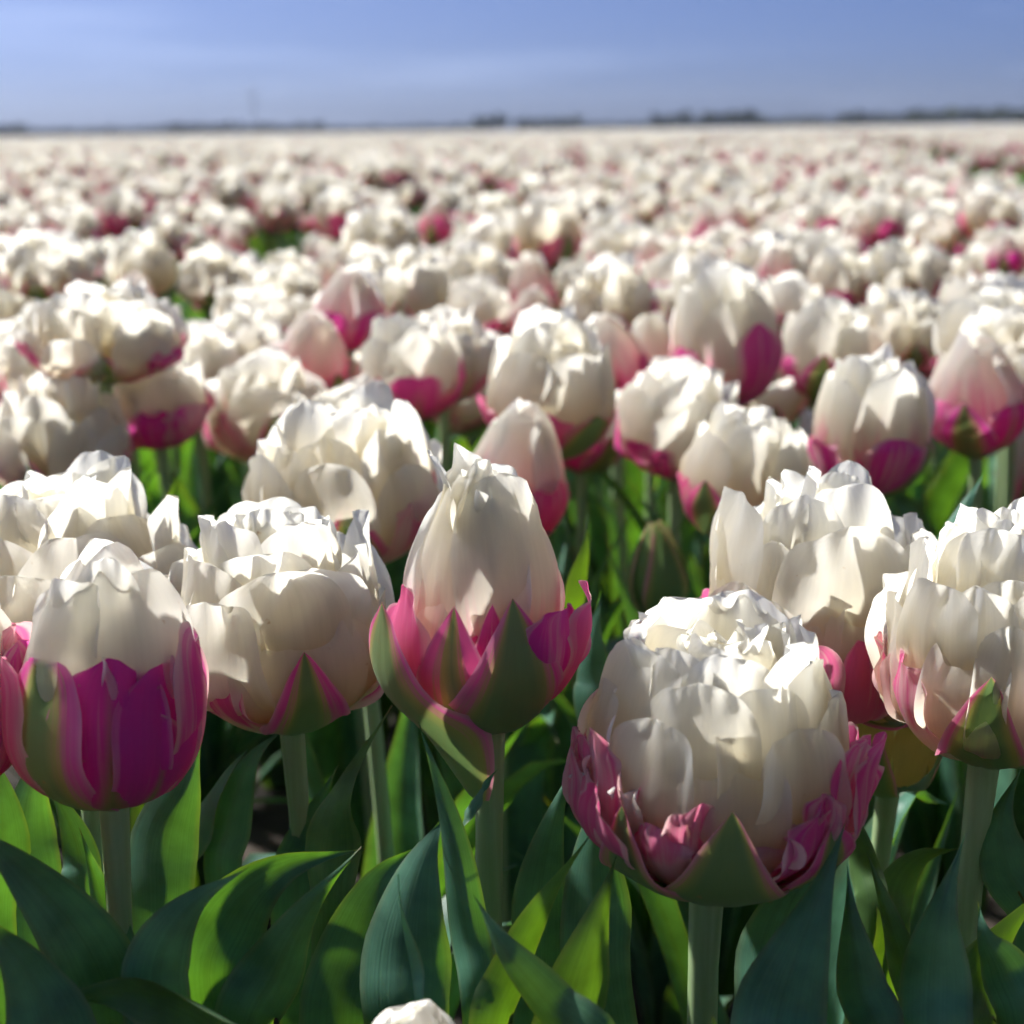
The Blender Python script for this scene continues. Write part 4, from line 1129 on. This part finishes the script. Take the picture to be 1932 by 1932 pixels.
# everything farther off, and the rows beside the picture: a mass nobody could count
proto = bpy.data.collections.new('far_plants')
for i, (k, WR, HR, sd) in enumerate(VAR):
    rg = np.random.default_rng(sd + 50)
    it = head_proto(k, rg, True, (5, 6), WR, HR)
    it = [(v + np.array([0, 0, .36]), f, c, uv, m) for v, f, c, uv, m in it]
    v, f = stem_arrays((0, 0, -.01), (0, 0, .36), (0, 0, 1), .0045, rg, 5, 4)
    it.append((v, f, np.full((len(v), 3), (.10, .17, .08)), None, 3))
    for j in range(3):
        v, f, c, uv = free_leaf(rg, rg.uniform(.26, .34), rg.uniform(.05, .12), rg.uniform(.03, .05), rg.uniform(0, 6.28), 4, 7)
        it.append((v, f, c, uv, 3))
    v, f, c, uv, mi = merge(it)
    o = bpy.data.objects.new('far_plant_%02d' % i, make_mesh('far_plant', v, f, c, uv, PETAL_MATS + [M_LEAF], mi))
    proto.objects.link(o)
patch = bpy.data.collections.new('far_patches')
for i in range(5):
    rg = np.random.default_rng(800 + i)
    it = []
    for q in range(70):
        k, WR, HR, sd = VAR[rg.integers(len(VAR))]
        r, h = WR * .5, HR
        th = np.linspace(0, 2 * np.pi, 8); zz = np.array([0, .18, .5, .85, 1.0]); rr = np.array([.3, .9, 1.0, .72, .12])
        X = r * rr[:, None] * np.cos(th)[None] * (1 + .12 * rg.normal(size=(5, 8))); Y = r * rr[:, None] * np.sin(th)[None] * (1 + .12 * rg.normal(size=(5, 8)))
        X[:, -1] = X[:, 0]; Y[:, -1] = Y[:, 0]
        Z = np.repeat((.36 * rg.uniform(.9, 1.08) + h * zz)[:, None], 8, 1)
        v = np.stack([X.ravel() + rg.uniform(-.5, .5), Y.ravel() + rg.uniform(-.5, .5), Z.ravel()], 1)
        pinkk = (PINK * .5 + MAGENTA * .5) * .6 + WHITE * .4
        cc = np.repeat(np.array([pinkk * .8 if k != 'open' else CREAM * .8, pinkk if k != 'open' else CREAM, WHITE, WHITE, WHITE]), 8, 0)
        it.append((v, grid_faces(8, 5), cc, None, 0))
    xs = np.linspace(-.5, .5, 3); GX, GY = np.meshgrid(xs, xs)
    v = np.stack([GX.ravel(), GY.ravel(), np.full(9, .27)], 1)
    it.append((v, grid_faces(3, 3), np.full((9, 3), (.05, .10, .045)), None, 1))
    v, f, c, uv, mi = merge(it)
    o = bpy.data.objects.new('far_patch_%d' % i, make_mesh('far_patch', v, f, c, uv, [M_PETAL, M_LEAF], mi))
    patch.objects.link(o)


def scatter(name, points, rots, scales, picks, coll):
    me = bpy.data.meshes.new(name)
    n = len(points)
    me.vertices.add(n)
    me.vertices.foreach_set('co', np.asarray(points, np.float32).ravel())
    a = me.attributes.new('rot', 'FLOAT_VECTOR', 'POINT'); a.data.foreach_set('vector', np.asarray(rots, np.float32).ravel())
    a = me.attributes.new('scl', 'FLOAT_VECTOR', 'POINT'); a.data.foreach_set('vector', np.asarray(scales, np.float32).ravel())
    a = me.attributes.new('pick', 'INT', 'POINT'); a.data.foreach_set('value', np.asarray(picks, np.int32))
    o = link(name, me)
    ng = bpy.data.node_groups.new(name, 'GeometryNodeTree')
    ng.interface.new_socket('Geometry', in_out='INPUT', socket_type='NodeSocketGeometry')
    ng.interface.new_socket('Geometry', in_out='OUTPUT', socket_type='NodeSocketGeometry')
    gi = ng.nodes.new('NodeGroupInput'); go = ng.nodes.new('NodeGroupOutput')
    ip = ng.nodes.new('GeometryNodeInstanceOnPoints')
    ci = ng.nodes.new('GeometryNodeCollectionInfo')
    ci.inputs['Collection'].default_value = coll
    ci.inputs['Separate Children'].default_value = True
    ci.inputs['Reset Children'].default_value = True

    def attr(nm, ty):
        q = ng.nodes.new('GeometryNodeInputNamedAttribute'); q.data_type = ty; q.inputs['Name'].default_value = nm
        return q.outputs['Attribute']
    e2r = ng.nodes.new('FunctionNodeEulerToRotation')
    Lk = ng.links.new
    Lk(gi.outputs[0], ip.inputs['Points'])
    Lk(ci.outputs[0], ip.inputs['Instance'])
    ip.inputs['Pick Instance'].default_value = True
    Lk(attr('pick', 'INT'), ip.inputs['Instance Index'])
    Lk(attr('rot', 'FLOAT_VECTOR'), e2r.inputs[0])
    Lk(e2r.outputs[0], ip.inputs['Rotation'])
    Lk(attr('scl', 'FLOAT_VECTOR'), ip.inputs['Scale'])
    Lk(ip.outputs[0], go.inputs[0])
    md = o.modifiers.new('scatter', 'NODES'); md.node_group = ng
    return o


n = len(rest)
rots = np.stack([rf.uniform(-.12, .12, n), rf.uniform(-.12, .12, n), rf.uniform(0, 6.28, n)], 1)
s0 = rf.uniform(.9, 1.1, n)
scl = np.stack([s0, s0, s0 * rf.uniform(.92, 1.06, n)], 1)
o = scatter('tulip_field', np.array([(x, y, 0) for x, y in rest]), rots, scl, rf.integers(0, len(VAR), n), proto)
tag(o, 'dense mass of white and pink tulips filling the field towards the horizon', 'tulips', kind='stuff')
# beyond that, square metres at a time
pp = []
a = 32.0
while a < 200:
    for kb in range(-70, 90):
        b0 = BED_0 + GAP / 2 + kb * BED_W
        for hb_ in (.5, 1.08):
            b = b0 + hb_
            x, y = DV[0] * a + BV[0] * b, DV[1] * a + BV[1] * b
            if y > 33 and abs(x) < .46 * y + 3:
                pp.append((x, y, 0))
    a += 1.0
pp = np.array(pp); n = len(pp)
rots = np.stack([np.zeros(n), np.zeros(n), -BED_YAW + rf.integers(0, 4, n) * math.pi / 2], 1)
o = scatter('distant_tulip_beds', pp, rots, np.stack([np.ones(n)] * 2 + [rf.uniform(.95, 1.05, n)], 1), rf.integers(0, 5, n), patch)
tag(o, 'pale strip of distant tulip beds below the treeline', 'tulips', kind='stuff')

# the farthest beds, a low roof of flowers too far to tell apart
M_FARBED, N, Lk = new_mat('farthest_beds')
out = N.new('ShaderNodeOutputMaterial'); pb = N.new('ShaderNodeBsdfPrincipled'); pb.inputs['Roughness'].default_value = .8
tc = N.new('ShaderNodeTexCoord'); nz = N.new('ShaderNodeTexNoise'); nz.inputs['Scale'].default_value = .8; nz.inputs['Detail'].default_value = 8
Lk(tc.outputs['Object'], nz.inputs['Vector'])
rp = N.new('ShaderNodeValToRGB')
for e, (ps, c) in zip((rp.color_ramp.elements[0], rp.color_ramp.elements[1]), ((.30, (.16, .15, .10, 1)), (.52, (.62, .60, .55, 1)))):
    e.position = ps; e.color = c
Lk(nz.outputs['Fac'], rp.inputs[0]); Lk(rp.outputs[0], pb.inputs['Base Color']); Lk(pb.outputs[0], out.inputs[0])
t_ = tag(sheet('farthest_tulip_beds', -700, 900, 180, 640, .395, M_FARBED, 40), 'thin pale line of the farthest tulip beds at the horizon', 'tulips', kind='stuff')

# ------------------------------------------------------------------ horizon: woods and a wind turbine
rt = np.random.default_rng(66)


def wood(xa, xb, dist, hpx, rag):
    """Leafy crowns and trunks along the far edge, seen from picture column xa to xb."""
    x = xa
    out = []
    while x < xb:
        h = hpx * rt.uniform(1 - rag, 1 + rag * .6) * dist / FPX
        wid = h * rt.uniform(.55, 1.0)
        dd = dist * rt.uniform(.97, 1.04)
        X = (x - CX) / FPX * dd * 1.03
        n = 46
        c = rt.normal(size=(n, 3)); c /= np.linalg.norm(c, axis=1)[:, None]
        c *= rt.uniform(.35, 1.0, n)[:, None]
        ctr = np.array([X, dd, h * .58]) + c * np.array([wid * .6, wid * .6, h * .42])
        s = h * rt.uniform(.10, .2, n)
        A = rt.normal(size=(n, 3)); A /= np.linalg.norm(A, axis=1)[:, None]
        B = np.cross(A, rt.normal(size=(n, 3))); B /= np.linalg.norm(B, axis=1)[:, None]
        q = np.stack([ctr + s[:, None] * A, ctr + s[:, None] * B, ctr - s[:, None] * A, ctr - s[:, None] * B], 1)
        out.append((q.reshape(-1, 3), np.arange(n * 4).reshape(n, 4), None, None, 0))
        tv, tf = tube_arrays([(X, dd, 0), (X + .1, dd, h * .35), (X, dd, h * .7)], [h * .035, h * .028, h * .012], 5)
        out.append((tv, tf, None, None, 0))
        x += wid * FPX / dist * rt.uniform(.28, .55)
    return out


it = []
it += wood(-250, 110, 900, 24, .35)
it += wood(60, 400, 1000, 14, .5)
it += wood(370, 640, 900, 20, .3)
it += wood(640, 930, 1100, 12, .4)
it += wood(915, 968, 700, 28, .25)
it += wood(985, 1095, 720, 22, .4)
it += wood(1095, 1240, 1100, 12, .5)
it += wood(1232, 1420, 680, 28, .35)
it += wood(1410, 1600, 800, 17, .4)
it += wood(1560, 1700, 700, 25, .35)
it += wood(1690, 2200, 640, 28, .4)
v, f, c, uv, mi = merge(it)
tag(link('treeline', make_mesh('treeline', v, f, None, None, [M_TREE])), 'dark bluish line of far woods along the horizon', 'trees', kind='stuff')

TD = 1500.0
tb = np.array([(525 - CX) / FPX * TD * 1.05, TD, 0])
root = bpy.data.objects.new('wind_turbine', None); COL.objects.link(root); root.location = tb
tag(root, 'faint slender wind turbine standing above the treeline on the left', 'wind turbine')
v, f = tube_arrays([(0, 0, 0), (0, 0, 20), (0, 0, 36)], [1.1, .8, .55], 12)
link('tower', make_mesh('tower', v, f, None, None, [M_STEEL]), root)
v, f = tube_arrays([(0, 1.8, 36.3), (0, 0, 36.4), (0, -1.8, 36.4), (0, -2.2, 36.4)], [.5, .8, .7, .1], 10)
nac = link('nacelle', make_mesh('nacelle', v, f, None, None, [M_STEEL]), root)
for k in range(3):
    an = k * 2.094 + .5
    e = np.array([math.sin(an), 0, math.cos(an)]); h0 = np.array([0, -1.9, 36.4])
    v, f = tube_arrays([h0 + e * .2, h0 + e * 2, h0 + e * 8, h0 + e * 15], [.35, .6, .4, .08], 8)
    link('blade', make_mesh('blade', v, f, None, None, [M_STEEL]), nac)

# ------------------------------------------------------------------ the air
M_HAZE, N, Lk = new_mat('haze')
out = N.new('ShaderNodeOutputMaterial'); pv = N.new('ShaderNodeVolumePrincipled')
pv.inputs['Color'].default_value = (.70, .80, 1.0, 1)
pv.inputs['Density'].default_value = .00014
pv.inputs['Anisotropy'].default_value = .2
Lk(pv.outputs[0], out.inputs['Volume'])
bx = np.array([(x, y, z) for z in (-1.0, 50.0) for y in (-40, 2400) for x in (-1800, 1800)], float)
bf = np.array([(0, 2, 3, 1), (4, 5, 7, 6), (0, 1, 5, 4), (2, 6, 7, 3), (0, 4, 6, 2), (1, 3, 7, 5)])
hz = link('haze', make_mesh('haze', bx, bf, None, None, [M_HAZE]))
hz.data.polygons.foreach_set('use_smooth', np.zeros(6, dtype=bool))
tag(hz, 'thin bluish haze in the air over the field', 'haze', kind='stuff')
